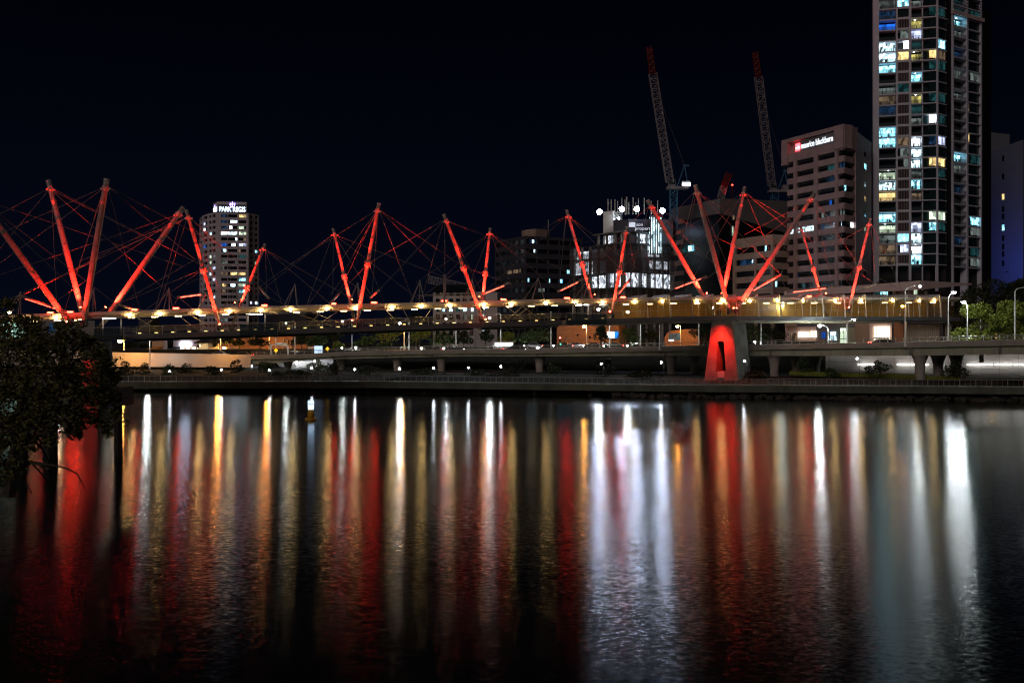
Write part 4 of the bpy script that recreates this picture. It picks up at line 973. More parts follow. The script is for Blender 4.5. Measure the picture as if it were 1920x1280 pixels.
for a, b, y0, y1, mt in ((1496,1518,633,622,'w_shop'),(1519,1531,633,620,'w_shop'),(1482,1493,642,624,'w_dwarm'),(1555,1569,638,622,'w_white'),(1540,1548,634,622,'w_blue'),(1638,1669,633,612,'w_shop'),(1638,1669,642,634,'w_shop'),(1575,1589,645,615,'w_green')):
    mb = MB(); HS.pane(mb, HS.u(a), HS.u(b), -.55 if a != 1540 else -.45, HS.z(y0,.5), HS.z(y1,.5)); f = mb.build('window', M[mt], sh)
    mb = MB()
    n_ = max(2, int((b-a)/5))
    for q in range(n_+1): u = HS.u(a+(b-a)*q/n_); HS.box(mb, u-.0015, u+.0015, -.54, -.44, HS.z(y0,.5), HS.z(y1,.5))
    HS.box(mb, HS.u(a), HS.u(b), -.53, -.45, HS.z(y0,.5)-.1, HS.z(y0,.5)+.08); HS.box(mb, HS.u(a), HS.u(b), -.53, -.45, HS.z((y0*2+y1)/3,.5), HS.z((y0*2+y1)/3,.5)+.08)
    sub(mb.build('window_frame', M['steel_dk']), f)
cl = thing('ribbed_hall', 'ribbed grey hall wall with a dark overhang at the bridge landing', 'building', (GX(1740,236),236,GZ))
KL = Seg(1700,240,1784,232); mb = MB()
for q in range(46): KL.box(mb, q/46, q/46+.017, -.4, -.1 if q % 2 else .0, GZ-1, KL.z(607,.5))
mb.build('wall', M['concrete'], cl); mb = MB(); KL.box(mb, -.05, 1.0, -4, 2.5, KL.z(606.8,.5), KL.z(601.5,.5)); mb.build('overhang', M['darkwall'], cl)
mb = MB(); KL.box(mb, .78,.86, .0, 1, GZ-1, KL.z(607,.5)); mb.build('column', M['darkwall'], cl)

# ---- white low building with roof canopy -------------------------------------------
wb = thing('low_rise', 'pale two storey block with thin projecting roof and grid of square windows', 'building', (GX(860,330),330,GZ))
W1 = Seg(812,332,893,330); W2 = Seg(893,326,932,328)
wall = MB(); gl_ = MB(); lp_ = 15.0/F*330
zf2 = lambda k: W1.z(584,.5)-k*lp_
for k in range(-2,5): W1.box(wall, 0, 1, -.6, 0, zf2(k)-lp_*.38, zf2(k))
W1.pane(gl_, 0, 1, -.4, zf2(4), zf2(-3)+1)
for q in range(7): W1.box(wall, q/6*.94, q/6*.94+.06, -.6, .03, GZ, zf2(-2)+1)
W2.box(wall, 0, .42, -4, 0, GZ, W2.z(549,.5)); W2.box(wall, .44, 1, -4, .3, GZ, W2.z(548,.5))
m = MB(); body(m, [W1], .7, GZ, zf2(-2), 10); m.build('core_wall', M['blackwall'], wb)
wall.build('wall', M['whitewall'], wb); gl_.build('glazing', M['glass'], wb)
m = MB(); RC = Seg(785,334,928,328); m.loft([[RC.pt(0,1,RC.z(555,0)),RC.pt(1,1,RC.z(548,1)),RC.pt(1,-8,RC.z(548,1)),RC.pt(0,-8,RC.z(555,0))],[RC.pt(-.0,1.4,RC.z(553.6,0)),RC.pt(1,1.4,RC.z(546,1)),RC.pt(1,-8,RC.z(546,1)),RC.pt(0,-8,RC.z(553.6,0))]])
m.build('roof', M['white_paint'], wb)
for k, a, b, mt in ((0,825,834,'w_cyan'),(0,839,848,'w_white'),(0,854,863,'w_teal'),(0,868,877,'w_white'),(0,883,892,'w_bright'),(1,883,892,'w_green'),(1,869,876,'w_dim'),(0,812,819,'w_teal')): strip(W1, wb, k, a, b, mt, zf2, lp_, -.3, .02, .58)
for y in (577,591,621,634): 
    mb = MB(); W2.pane(mb, W2.u(905), W2.u(909), .02, W2.z(y+3,.3), W2.z(y-2,.3)); mb.build('window', M['w_white'], wb)
# ---- dark curved hall, left gallery, far left block -----------------------------------
dh = thing('curved_hall', 'dark round fronted hall with pale roof edge beyond the bridge railing', 'building', (GX(550,320),320,GZ))
m = MB(); pts = [(500,330),(520,316),(548,310),(575,312),(595,322)]
ring = [Vector((GX(p,Y),Y,0)) for p, Y in pts] + [Vector((GX(597,345),345,0)), Vector((GX(498,345),345,0))]
m.loft([[Vector((p.x,p.y,GZ)) for p in ring],[Vector((p.x,p.y,ZZ(590,320))) for p in ring]]); m.build('wall', M['darkwall'], dh)
m = MB(); m.loft([[Vector((p.x*1.0,p.y-.5,ZZ(590,320))) for p in ring],[Vector((p.x,p.y-.5,ZZ(585,320))) for p in ring]]); m.build('roof', M['bluewall'], dh)
lg_ = thing('gallery_hall', 'glass fronted gallery glowing pale green behind the mangrove crown', 'building', (GX(20,255),255,GZ))
m = MB(); GS = Seg(-60,262,50,255); GS.box(m, 0, 1, -8, 0, GZ-1, GS.z(601,.7)); m.build('wall', M['greywall'], lg_)
mb = MB(); GS.pane(mb, .05, .98, .05, GS.z(634,.5), GS.z(604,.7)); mb.build('glass_front', room('gallery_glow', (.55,.95,.75), .55, .5, .25), lg_)
mb = MB()
for q in range(22): GS.box(mb, q/22+.01, q/22+.014, .06, .2, GS.z(634,.5), GS.z(602,.7))
mb.build('mullion', M['steel_dk'], lg_)
bx = thing('small_block', 'small dark block with flat roof seen between gallery and bridge landing', 'building', (GX(100,250),250,GZ))
m = MB(); XS = Seg(80,250,140,248); XS.box(m, 0, 1, -8, 0, GZ-1, XS.z(600,.5)); m.build('wall', M['bluewall'], bx)
mb = MB(); XS.pane(mb, .2,.4,.03, XS.z(624,.5), XS.z(606,.5)); mb.build('window', M['w_dblue'], bx)
bx = thing('flat_block', 'plain dark rectangular block on the skyline above the bridge railing', 'building', (GX(270,300),300,GZ))
m = MB(); XS = Seg(260,300,282,300); XS.box(m, 0, 1, -8, 0, GZ-1, XS.z(598,.5)); m.build('wall', M['darkwall'], bx)

# ---- cafe, hip roofed house, orange walls ----------------------------------------------
cf = thing('cafe', 'flat roofed cafe with small blue white sign and warm windows', 'building', (GX(350,262),262,GZ))
FS = Seg(326,262,377,260)
def fbox(s, root, a, b, y0, y1, o0, o1, mt, nm='wall'):
    mb = MB(); s.box(mb, s.u(a), s.u(b), o0, o1, s.z(y0,.5), s.z(y1,.5)); return mb.build(nm, M[mt], root)
fbox(FS, cf, 326, 377, 662, 636, -6, -1, 'greywall'); fbox(FS, cf, 325, 378, 650, 636, -1.0, 0, 'pinkwall', 'parapet')
for a, b in ((334,345),(346,356),(357,367)):
    mb = MB(); FS.pane(mb, FS.u(a), FS.u(b), -.95, FS.z(657,.5), FS.z(650.5,.5)); mb.build('window', M['w_shop'], cf)
for a in (334,345.5,356.5,367.5): fbox(FS, cf, a-.7, a+.7, 664, 650, -.5, -.2, 'darkwall', 'post')
mb = MB(); FS.box(mb, FS.u(339), FS.u(357), .05, .3, FS.z(648.5,.5), FS.z(643,.5)); mb.build('sign', M['sign_cafe'], cf)
hh = thing('hip_house', 'small white house with dark hipped roof glowing under lamp light', 'house', (GX(382,256),256,GZ))
HS2 = Seg(369,256,393,255); fbox(HS2, hh, 371, 391, 665, 643, -5, 0, 'white_paint')
m = MB(); z0 = HS2.z(643.5,.5); a, b = HS2.pt(-.1,1.2,z0), HS2.pt(1.1,1.2,z0); c, d = HS2.pt(1.1,-7,z0), HS2.pt(-.1,-7,z0); r1, r2 = HS2.pt(.35,-3,z0+1.9), HS2.pt(.65,-3,z0+1.9)
m.poly([a,b,r2,r1]); m.poly([b,c,r2]); m.poly([c,d,r1,r2]); m.poly([d,a,r1]); m.poly([d,c,b,a]); m.build('roof', M['darkwall'], hh)
lmp = HS2.pt(.5,1.6,HS2.z(648,.5)); MB().sphere(lmp, .12, 8, 5).build('porch_lamp', M['lamp_warm'], hh)
fbox(HS2, hh, 369.5, 374, 651, 646, 0, .05, 'glass', 'window')
kk = thing('kiosk', 'orange lit kiosk wall with a cloth awning beside the dark trees', 'kiosk', (GX(296,250),250,GZ))
KS = Seg(285,250,306,250); fbox(KS, kk, 285, 306, 662, 636, -3, 0, 'beigewall')
m = MB(); m.poly([KS.pt(0,.02,KS.z(651,.5)), KS.pt(1,.02,KS.z(648,.5)), KS.pt(.75,2,KS.z(655,.5)), KS.pt(-.3,2,KS.z(655,.5))]); m.build('awning', M['awning'], kk)
og = thing('long_hall', 'long brown orange hall glowing under sodium light behind dark trees', 'building', (GX(480,275),275,GZ))
OG = Seg(396,275,575,270); fbox(OG, og, 396, 575, 668, 626, -8, 0, 'brick')
for a, b, mt in ((531,534,'beigewall'),(538,541,'beigewall'),(545,549,'beigewall')): fbox(OG, og, a, b, 666, 636, .02, .6, mt, 'column')
fbox(OG, og, 426, 450, 665, 650, .02, .5, 'beigewall', 'annex')
fbox(OG, og, 577, 592, 664, 650, -2, 0, 'white_paint', 'annex')
ob2 = thing('brick_building', 'orange brick building with small square windows under the bridge', 'building', (GX(1100,262),262,GZ))
BR = Seg(1044,264,1160,258); fbox(BR, ob2, 1044, 1160, 652, 610, -8, 0, 'brick')
for x, y in ((1062,634),(1106,632),(1083,628),(1126,630)):
    mb = MB(); u = BR.u(x); BR.box(mb, u-.016, u+.016, -.2, .04, BR.z(y+2.2,.5), BR.z(y-2,.5)); mb.build('window', M['glass'], ob2)
mb = MB(); BR.box(mb, -.0, 1, .0, .15, BR.z(623.5,.5), BR.z(622.5,.5)); mb.build('cornice', M['beigewall'], ob2)
bd = thing('lit_billboard', 'glowing blue and white billboard beside the orange brick building', 'sign', (GX(1148,252),252,GZ))
BS = Seg(1138,252,1160,252); mb = MB(); BS.box(mb, 0, 1, -.3, 0, BS.z(634,.5), BS.z(621,.5)); mb.build('frame', M['steel_dk'], bd)
mb = MB(); BS.pane(mb, .03,.62,.03, BS.z(633.5,.5), BS.z(621.8,.5)); mb.build('white_panel', emit('billboard_white', (.75,.90,1), 3.0), bd)
mb = MB(); BS.pane(mb, .62,.97,.03, BS.z(633.5,.5), BS.z(621.8,.5)); mb.build('blue_panel', emit('billboard_blue', (.02,.22,.9), 1.0), bd)
mb = MB(); mb.cyl(BS.pt(.5,-.15,GZ), BS.pt(.5,-.15,BS.z(634,.5)), .15, n=6); mb.build('post', M['steel_dk'], bd)
ar = thing('arched_hall', 'brown orange hall with curved gable and white windows near the river pier', 'building', (GX(1285,256),256,GZ))
AS = Seg(1246,256,1312,252); m = MB(); pts = [(0,650),(0,632),(.08,624),(.25,619),(.6,617),(1,617),(1,650)]
m.loft([[AS.pt(u,0,AS.z(y,.5)) for u,y in pts],[AS.pt(u,-8,AS.z(y,.5)) for u,y in pts]]); m.build('wall', M['brick'], ar)
for a, b in ((1254,1263),(1264,1276)):
    mb = MB(); AS.pane(mb, AS.u(a), AS.u(b), .03, AS.z(638,.5), AS.z(625,.5)); mb.build('window', M['w_dim'], ar)
mb = MB(); AS.pane(mb, AS.u(1254), AS.u(1263), .06, AS.z(639,.5), AS.z(636.5,.5)); mb.build('window', M['w_bright'], ar)
sp_ = thing('glow_shop', 'low bright white shopfront at street level beside the green trees', 'shop', (GX(945,262),262,GZ))
SG = Seg(927,262,962,262); fbox(SG, sp_, 925, 963, 655, 640, -3, 0, 'white_paint')
for a, b in ((928,936),(937,944),(946,953),(954,961)):
    mb = MB(); SG.pane(mb, SG.u(a), SG.u(b), .03, SG.z(649,.5), SG.z(643,.5)); mb.build('window', M['w_bright'], sp_)
# ================================================================ CRANES
def lattice(mb, a, b, w, n, r=.09, side=Vector((1,0,0))):
    a, b = Vector(a), Vector(b); d = (b-a).normalized(); x = (side - d*side.dot(d)).normalized(); y = d.cross(x)
    cs = [x*w/2+y*w/2, -x*w/2+y*w/2, -x*w/2-y*w/2, x*w/2-y*w/2]
    for c in cs: mb.beam(a+c, b+c, r*2)
    for i in range(n):
        p, q = a+(b-a)*i/n, a+(b-a)*(i+1)/n
        for j in range(4):
            c, e = cs[j], cs[(j+1) % 4]
            mb.beam(p+c, q+e, r*1.3) if (i+j) % 2 else mb.beam(p+e, q+c, r*1.3)
            mb.beam(p+c, p+e, r*1.1)
def crane(tip, mid, root, Y, lab, light):
    t = thing('tower_crane', lab, 'crane', P(root[0]+6, 420, Y+4))
    T, Mi, R = P(tip[0],tip[1],Y-12), P(mid[0],mid[1],Y-9), P(root[0],root[1],Y)
    m = MB(); lattice(m, R, Mi, 2.3, 22); m.build('jib', M['crane_white'], t)
    m = MB(); d = (T-Mi); m.loft([[Mi+Vector((s*1.25,0,0)) for s in (-1,1)]+[Mi+Vector((1.2,1.6,0)),Mi+Vector((-1.2,1.6,0))],[T+Vector((s*.25,0,0)) for s in (-1,1)]+[T+Vector((.2,.4,0)),T+Vector((-.2,.4,0))]]) if False else lattice(m, Mi, T, 1.5, 9, .11)
    for s in (-1,1): m.beam(Mi+Vector((s*1.15,0,0)), T, .2)
    m.build('jib_tip', M['crane_red'], t)
    b = R + Vector((1.4, 1.5, -1.6))
    m = MB(); m.box(b+Vector((-2.2,-1.5,-.6)), b+Vector((4.6,1.5,.2))); m.box(b+Vector((-1.8,-1.6,.2)), b+Vector((.4,-.2,2.4))); m.box(b+Vector((2.6,-1.4,.2)), b+Vector((5.2,1.4,1.9))); m.build('slewing_deck', M['crane_white'], t)
    m = MB(); m.beam(b+Vector((1,0,0)), b+Vector((3.6,0,7.2)), .3); m.beam(b+Vector((4.6,0,.2)), b+Vector((3.6,0,7.2)), .3); m.beam(b+Vector((3,0,7)), b+Vector((5,0,7)), .5); m.build('back_mast', M['crane_blue'], t)
    m = MB(); lattice(m, b+Vector((0,0,-14)), b+Vector((0,0,-.6)), 2.2, 8, .11); m.build('tower_mast', M['crane_blue'], t)
    m = MB(); m.box(b+Vector((-1.7,-1.75,.9)), b+Vector((.2,-1.62,2.2))); m.build('cab_window', M['teal_glass'], t)
    m = MB(); m.cyl(b+Vector((3.6,0,7)), Mi+(R-Mi)*.1, .05, n=4); m.build('luffing_rope', M['cable'], t)
    if light: MB().box(b+Vector((2.6,-1.55,.35)), b+Vector((5.2,-1.42,1.25))).build('lit_sign', emit('crane_sign_light', (.80,.92,1), 14), t)
crane((1217,88),(1224,138),(1256,341),318,'luffing crane with red tipped white jib and a bright lit panel at its base', True)
crane((1416,98),(1422,144),(1447,348),345,'luffing crane with red tipped white jib beside the sign topped office', False)
t = thing('red_crane', 'short red lattice jib with white base peeping over the dark block', 'crane', P(1352,380,350))
m = MB(); lattice(m, P(1357,350,350), P(1367,325,350), 2.0, 7, .13); m.build('jib', M['crane_red'], t)
m = MB(); lattice(m, P(1351,372,350), P(1357,350,350), 2.1, 5, .13); m.build('jib_foot', M['crane_white'], t)
m = MB(); m.cyl(P(1373,375,350), P(1373,348,350), .2, n=5); m.build('mast', M['crane_red'], t)
MB().sphere(P(1373,347,350), .35, 6, 4).build('beacon', emit('red_beacon', (1,.05,.03), 4), t)
spot('red_wash', P(1362,372,346.5), P(1361,340,350), 500, 55, t).matrix_parent_inverse = Matrix.Translation(-t.location)
t = thing('boom_crane', 'white lattice boom lying level over the low pale roof', 'crane', P(878,545,345))
m = MB(); lattice(m, P(804,524,345), P(880,540,345), 2.4, 14, .09, Vector((0,0,1))); m.build('boom', M['crane_white'], t)
m = MB(); lattice(m, P(884,556,345), P(884,538,345), 2, 4, .1); m.build('tower_mast', M['crane_white'], t)

# ================================================================ STREET LAMPS AND SIGNS
def street_lamp(base_px, top_py, Y, head, label, zb=None, mt='lamp_white', r=.26, lit=True, group='street lamps along the elevated road'):
    zt_ = ZZ(top_py, Y); x = GX(base_px, Y); zb = zb if zb is not None else ez(base_px)-.8
    t = thing('street_lamp', label, 'street lamp', (x, Y, zb), group)
    m = MB(); m.cyl((x,Y,zb), (x,Y,zt_-.4), .13, .08, 8); m.cyl((x,Y,zb), (x,Y,zb+.35), .22, .2, 8)
    hp_ = P(head[0], head[1], Y-.3) if head else None
    if hp_: m.tube([(x,Y,zt_-.4), (x+(hp_.x-x)*.15,Y,zt_), (hp_.x+(x-hp_.x)*.15,Y-.2,hp_.z+.28)], [.08,.06,.05], 6)
    m.build('lamp_pole', M['white_paint'], t)
    if hp_:
        s = 1 if hp_.x >= x else -1
        h = MB(); h.loft([[hp_+Vector((dx,dy,dz_)) for dy, dz_ in ((-.2,.12),(.2,.12),(.14,.34),(-.14,.34))] for dx in (-s*.5,s*.45)]); h.build('lamp_head', M['steel'], t)
        if lit: MB().sphere(hp_, r, 8, 5, .75).build('lamp_lens', M[mt], t, True)
    return t
for i, (bp_, top, back, hd, lab) in enumerate((
    (517,624,6,None,'slim white pole rising beside the traffic gantry'),
    (553,602,4,(536,606),'white lamp pole standing right of the traffic gantry, its head behind the bridge'),
    (660,598,4,(642,603),'white lamp pole in front of the dark gap between tree clumps'),
    (767,597,4,(749,606),'white lamp pole in front of the orange lit tree'),
    (855,592,4,(836,598),'white lamp pole in front of the dark green trees below the spar'),
    (939,587,4,(918,596),'white lamp pole left of the bright white shopfront'),
    (1033,580,4,None,'white lamp pole beside the bushy green tree'),
    (1201,574,4,(1177,585),'white lamp pole right of the glowing billboard'),
    (1143,572,5,(1122,580),'lamp pole at the orange brick building, its lamp seen over the viewing bay'),
    (1427,568,5,(1468,573),'lamp pole just right of the river pier'),
    (1310,566,6,(1337,576),'lamp pole just left of the river pier, lamp shining through the screen'))):
    r = .26 if hd and bp_ in (767,939,1201,1143) else .15
    street_lamp(bp_, top, eY(bp_)+back, hd, lab, r=r)
for bp_, top, Y, hd, lab, r in ((1697,540,172,(1725,537),'tall grey lamp pole in front of the bridge landing',.17),(1814,571,176,(1807,567),'white lamp pole glaring at the edge of the green tree',.42),
    (1778,560,214,(1788,549),'lamp glaring in front of the dark tree top beside the bridge end',.44),(1839,575,190,None,'thin pole standing within the green tree crown'),
    (1903,541,176,(1935,540),'grey lamp pole with long arm leaving the picture',.1),
    (1553,612,182,(1537,611),'curved white street lamp glaring before the shop windows',.34),(1588,606,184,(1602,602),'small curved lamp before the pale green wall',.13),(1237,604,182,None,'bare grey pole fixed outside the road parapet')) if False else (
    (1697,540,eY(1697)-.4,(1725,537),'tall grey lamp pole in front of the bridge landing',.17),(1814,571,eY(1814)+3,(1807,567),'white lamp pole glaring at the edge of the green tree',.28),
    (1778,556,176,(1788,549),'lamp glaring in front of the dark tree top beside the bridge end',.29),(1839,575,190,None,'thin pole standing within the green tree crown',0),
    (1903,541,eY(1903)+6,(1935,540),'grey lamp pole with long arm leaving the picture',.1),
    (1553,613,eY(1553)+5,(1537,611),'curved white street lamp glaring before the shop windows',.30),(1588,604,eY(1588)+6,(1602,600),'small curved lamp before the pale green wall',.13),(1237,604,eY(1237)-.3,None,'bare grey pole fixed outside the road parapet',0)):
    street_lamp(bp_, top, Y, hd, lab, zb=(GZ-1 if Y > 200 else None), r=r or .2)
street_lamp(281,628,218,(275,631),'white lamp before the ramp wall, hidden by the bridge deck', zb=3.0, r=.27)
for px, py, Y, lab in ((641,651.5,240,'small white park lamp among the pale green roadside trees'),(667,651.5,240,'small white park lamp right of the pale green roadside trees'),(832,653,243,'added low lamp brightening the bright green tree'),(1008,652,240,'added low lamp brightening the big round green tree'),(790,652.5,246,'added low lamp brightening the yellow brown tree'),(1176,648,240,'added low lamp brightening the green tree right of the billboard'),(1415,641,224,'added low lamp brightening the long leaved tree')):  # the low lamps by the trees are added to brighten their leaves
    street_lamp(px+1, py-2, Y, (px,py), lab, zb=GZ-.3, r=.16, group='small lamps among the roadside trees')
for px, py, Y, bp_, lab in ((225,640,222,233,'orange sodium lamp glowing beside the bridge landing'),(1692,574,215,1699,'orange sodium lamp glowing behind the amber screen'),(6,580,150,12,'sodium lamp above the mangrove crown'),
    (420,652,262,424,'orange street lamp over the annex of the brick hall'),(752,619,243,758,'sodium lamp hidden in the orange lit tree'),(1095,612,250,1100,'sodium lamp above the orange brick building'),(1270,612,246,1276,'sodium lamp before the arched hall'),(1862,626,198,1868,'sodium lamp beneath the right green tree crown'),(500,628,262,505,'sodium lamp before the long orange hall'),(408,630,218,414,'sodium lamp before the ramp wall, hidden by the bridge deck')):
    if px == 6: px, py, Y, bp_ = 18, 586, 160, 20
    r = {225:.5,1692:.3,18:.22,1862:.06}.get(px,.34)
    street_lamp(bp_, py-3, Y, (px,py), lab, zb=(GZ if Y > 200 else dz(20)), mt='lamp_sod', r=r, group='orange sodium lamps')
# traffic gantry and signs
Yg = eY(525)+5; t = thing('traffic_gantry', 'white traffic gantry with two sign boards over the road', 'gantry', P(508,668,Yg))
m = MB(); m.beam(P(508,669,Yg), P(508,645,Yg), .3); m.beam(P(540,667,Yg), P(540,647,Yg), .3); m.beam(P(507,646,Yg), P(541,648,Yg), .25); m.build('frame', M['white_paint'], t)
m = MB(); m.box(P(518,646,Yg-.3), P(529,642,Yg-.2)); m.box(P(530,648,Yg-.3), P(537,643,Yg-.2)); m.build('sign_board', M['white_paint'], t)
m = MB(); m.box(P(519,650,Yg-.3), P(536,648.6,Yg-.2)); m.build('sign_board', M['bluewall'], t)
for px, py, Y, lab in ((517.5,657,eY(517)+3,'yellow diamond warning sign beside the gantry'),(614,654,eY(614)+3,'yellow diamond warning sign among the roadside trees')):
    t = thing('warning_sign', lab, 'sign', P(px,668,Y)); c = P(px,py,Y)
    MB().cyl(P(px,669,Y), c+Vector((0,.1,0)), .06, n=6).build('post', M['yellow_paint'], t)
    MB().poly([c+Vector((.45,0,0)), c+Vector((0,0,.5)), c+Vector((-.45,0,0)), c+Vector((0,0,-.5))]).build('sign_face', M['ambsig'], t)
t = thing('traffic_light', 'traffic light showing red at the corner of the orange brick building', 'traffic light', P(1050,652,226))
c = P(1050,636,226); MB().cyl(P(1050,655,226), c, .08, n=6).build('pole', M['steel_dk'], t); MB().box(c-Vector((.22,.1,.6)), c+Vector((.22,.1,.6))).build('signal_head', M['black'], t)
MB().sphere(c+Vector((0,-.14,.35)), .17, 8, 5).build('red_lens', M['redsig'], t)
MB().sphere(P(1051,645,225.6), .12, 8, 5).build('green_lens', M['grnsig'], t)
t = thing('sign_board', 'blue and white triangular board at the roadside trees', 'sign', P(597,664,222)); m = MB(); c = P(597,656,222)
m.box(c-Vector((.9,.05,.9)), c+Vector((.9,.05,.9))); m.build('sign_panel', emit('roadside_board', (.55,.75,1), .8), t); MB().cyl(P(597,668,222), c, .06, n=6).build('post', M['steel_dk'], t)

# retaining wall lit by tubes under the road
RW = Seg(1555,190.4,1945,171.2)
t = thing('retaining_wall', 'pale panelled retaining wall lit by tubes beneath the elevated road', 'wall', RW.pt(.5,0,2.3))
m = MB(); RW.box(m, -.02, 1.2, -.4, 0, 1.5, 6.9); m.build('wall', M['white_paint'] if False else M['whitewall'], t)
m = MB()
for z in (3.3,4.2,5.1): RW.box(m, 0, 1.2, 0, .012, z, z+.04)
for q in range(14): RW.box(m, q/12, q/12+.0012, .001, .014, 1.6, 6.9)
m.build('panel_joint', M['concrete_dk'], t)
for a, b in ((1683,1716),(1731,1742),(1752,1768),(1814,1862),(1866,1898),(1902,1940),(1610,1640)):
    c0, c1 = RW.pt(RW.u(a),.5,RW.z(683,RW.u(a))), RW.pt(RW.u(b),.5,RW.z(683,RW.u(b)))
    MB().cyl(c0, c1, .05, n=6).build('tube_lamp', M['strip_w'], t)
t = thing('lit_underpass', 'bright white underpass wall behind the first flared road column', 'wall', P(580,690,232))
m = MB(); m.quad(P(532,696,232), P(625,696,230), P(625,672,230), P(518,680,232)); m.build('wall', M['whitewall'], t)
MB().sphere(P(556,680,229), .3, 8, 5).build('bulkhead_lamp', M['lamp_walk'], t); MB().sphere(P(590,677,228), .25, 8, 5).build('bulkhead_lamp', M['lamp_walk'], t)
t = thing('lit_abutment', 'rough pale abutment lit by one lamp among the bank shrubs', 'wall', P(472,694,226))
m = MB(); m.loft([[P(455,700,228),P(455,686,230)],[P(470,700,226),P(470,684,229)],[P(490,700,226),P(492,686,229)]], closed=False); m.build('wall', M['concrete'], t)
MB().sphere(P(472,686,225), .15, 8, 5).build('bulkhead_lamp', M['lamp_walk'], t)

# ================================================================ VEHICLES
def car(px, Y, z, paint, label, toward=1, lights=True):
    c = Vector((GX(px,Y), Y, z)); t = thing('parked_car' if not lights else 'waiting_car', label, 'car', c)
    m = MB(); L, Wd = 4.4, 1.8
    prof = [(-2.2,.35),(-2.2,.8),(-1.35,.95),(-.75,1.42),(.75,1.45),(1.4,.98),(2.2,.85),(2.2,.35)]
    m.loft([[c+Vector((x*k,y,zz_)) for x, zz_ in prof] for y, k in ((-.9,.97),(-.8,1),(.8,1),(.9,.97))]); m.build('body', paint, t)
    m = MB(); m.poly([c+Vector((x,-.915,zz_)) for x, zz_ in ((-1.2,.97),(-.72,1.36),(.70,1.38),(1.25,1.0))]); m.build('window', M['glass'], t)
    for x in (-1.4,1.4):
        for y in (-.85,.85):
            w = MB().cyl(c+Vector((x,y-.1,.33)), c+Vector((x,y+.1,.33)), .33, n=12).build('wheel', M['black'], t)
            sub(MB().cyl(c+Vector((x,y-.12,.33)), c+Vector((x,y+.12,.33)), .18, n=8).build('rim', M['steel'], ), w)
    if lights:
        for y in (-.62,.62):
            s = -2.22 if toward > 0 else 2.22
            MB().sphere(c+Vector((s,y,.68)), .13, 8, 5).build('headlight', emit('headlight_lens', (.9,.95,1), 140), t)
            MB().sphere(c+Vector((-s,y,.75)), .09, 6, 4).build('tail_light', M['redsig'], t)
for i, (px, Yb, z, p, lab, lg2) in enumerate(((412,7,None,'carpaint_w','pale car parked beside the amber lit ramp',False),(384,9,None,'carpaint_d','dark car behind the ramp parapet near the small white house',False),(455,5,None,'carpaint_d','dark hatchback at the top of the ramp, left of the gantry',True),
    (488,9,None,'carpaint_d','dark car behind the ramp, just left of the gantry leg',False))):
    car(px, eY(px)+Yb, ez(px)-.9+.02, M[p], lab, 1, lg2)
for px, lab in ((850,'car with red tail lights on the elevated road below the spar'),(965,'car with red tail lights on the elevated road beside the bright shopfront'),(1398,'car with red tail lights on the elevated road just right of the river pier'),(1655,'car with lights on the elevated road before the ribbed hall')):
    car(px, eY(px)+3.2, ez(px)-.78, M['carpaint_d'], lab, -1, True)
for i, px in enumerate((1056,1078,1112,1134,1150,1000)):
    car(px, 236+(i % 2)*5, GZ+.3, M['carpaint_w' if i % 2 else 'carpaint_d'], '%s car with glaring headlights in the street before the brick building' % ORD[i], 1, True)

# ================================================================ BUOY
t = thing('buoy', 'small yellow channel buoy with a glowing blue white top', 'buoy', (GX(583,115),115,0))
c = Vector((GX(583,115),115,0)); MB().cyl(c+Vector((0,0,-.2)), c+Vector((0,0,.18)), .72, .68, 16).build('float', M['yellow_paint'], t, False)
MB().cyl(c+Vector((0,0,.18)), c+Vector((0,0,1.15)), .40, .34, 14).build('body', M['yellow_paint'], t, True)
MB().cyl(c+Vector((0,0,1.15)), c+Vector((0,0,1.72)), .33, .36, 14).build('light_band', emit('buoy_light', (.55,.75,1), 1.2), t)
MB().cyl(c+Vector((0,0,1.72)), c+Vector((0,0,1.80)), .28, n=14).build('collar', M['steel_dk'], t)
MB().cyl(c+Vector((0,0,1.80)), c+Vector((0,0,2.2)), .38, .34, 14).build('light_cap', emit('buoy_cap_light', (.45,.70,1), 1.2), t)

# ================================================================ JETTY
t = thing('jetty', 'dark timber jetty on posts half hidden behind the mangrove', 'jetty', (GX(150,78),78,0))
MB().box((GX(-140,78),77.2,ZZ(746,78)), (GX(232,78),80,ZZ(726,78))).build('deck', M['timber'], t)
MB().box((GX(205,78),77.1,ZZ(760,78)), (GX(232.5,78),80.05,ZZ(747,78))).build('crosshead', M['timber'], t)
for px, w in ((220,.32),(92,.55),(40,.4)):
    MB().cyl((GX(px,78),78.2,-1), (GX(px,78),78.2,ZZ(748,78)), w, n=10).build('post', M['timber'], t)

# ================================================================ TREES
def leaves(mb, c, rad, n, size, rnd, shell=.55, asp=.5):
    c = Vector(c)
    for i in range(n):
        th = rnd.uniform(0, 2*math.pi); cz_ = rnd.uniform(-1,1); s = math.sqrt(1-cz_*cz_); k = rnd.uniform(shell**3,1)**(1/3)
        p = c + Vector((s*math.cos(th)*rad[0], s*math.sin(th)*rad[1], cz_*rad[2]))*k
        a = Vector((rnd.uniform(-1,1), rnd.uniform(-1,1), rnd.uniform(-.8,.5))).normalized(); b = a.cross(Vector((rnd.uniform(-1,1), rnd.uniform(-1,1), rnd.uniform(-1,1)))).normalized()
        l = size*rnd.uniform(.6,1.3); w = l*asp
        k0 = len(mb.v); mb.v += [tuple(p-a*l*.5), tuple(p+b*w*.5), tuple(p+a*l*.5), tuple(p-b*w*.5)]; mb.f.append((k0,k0+1,k0+2,k0+3))
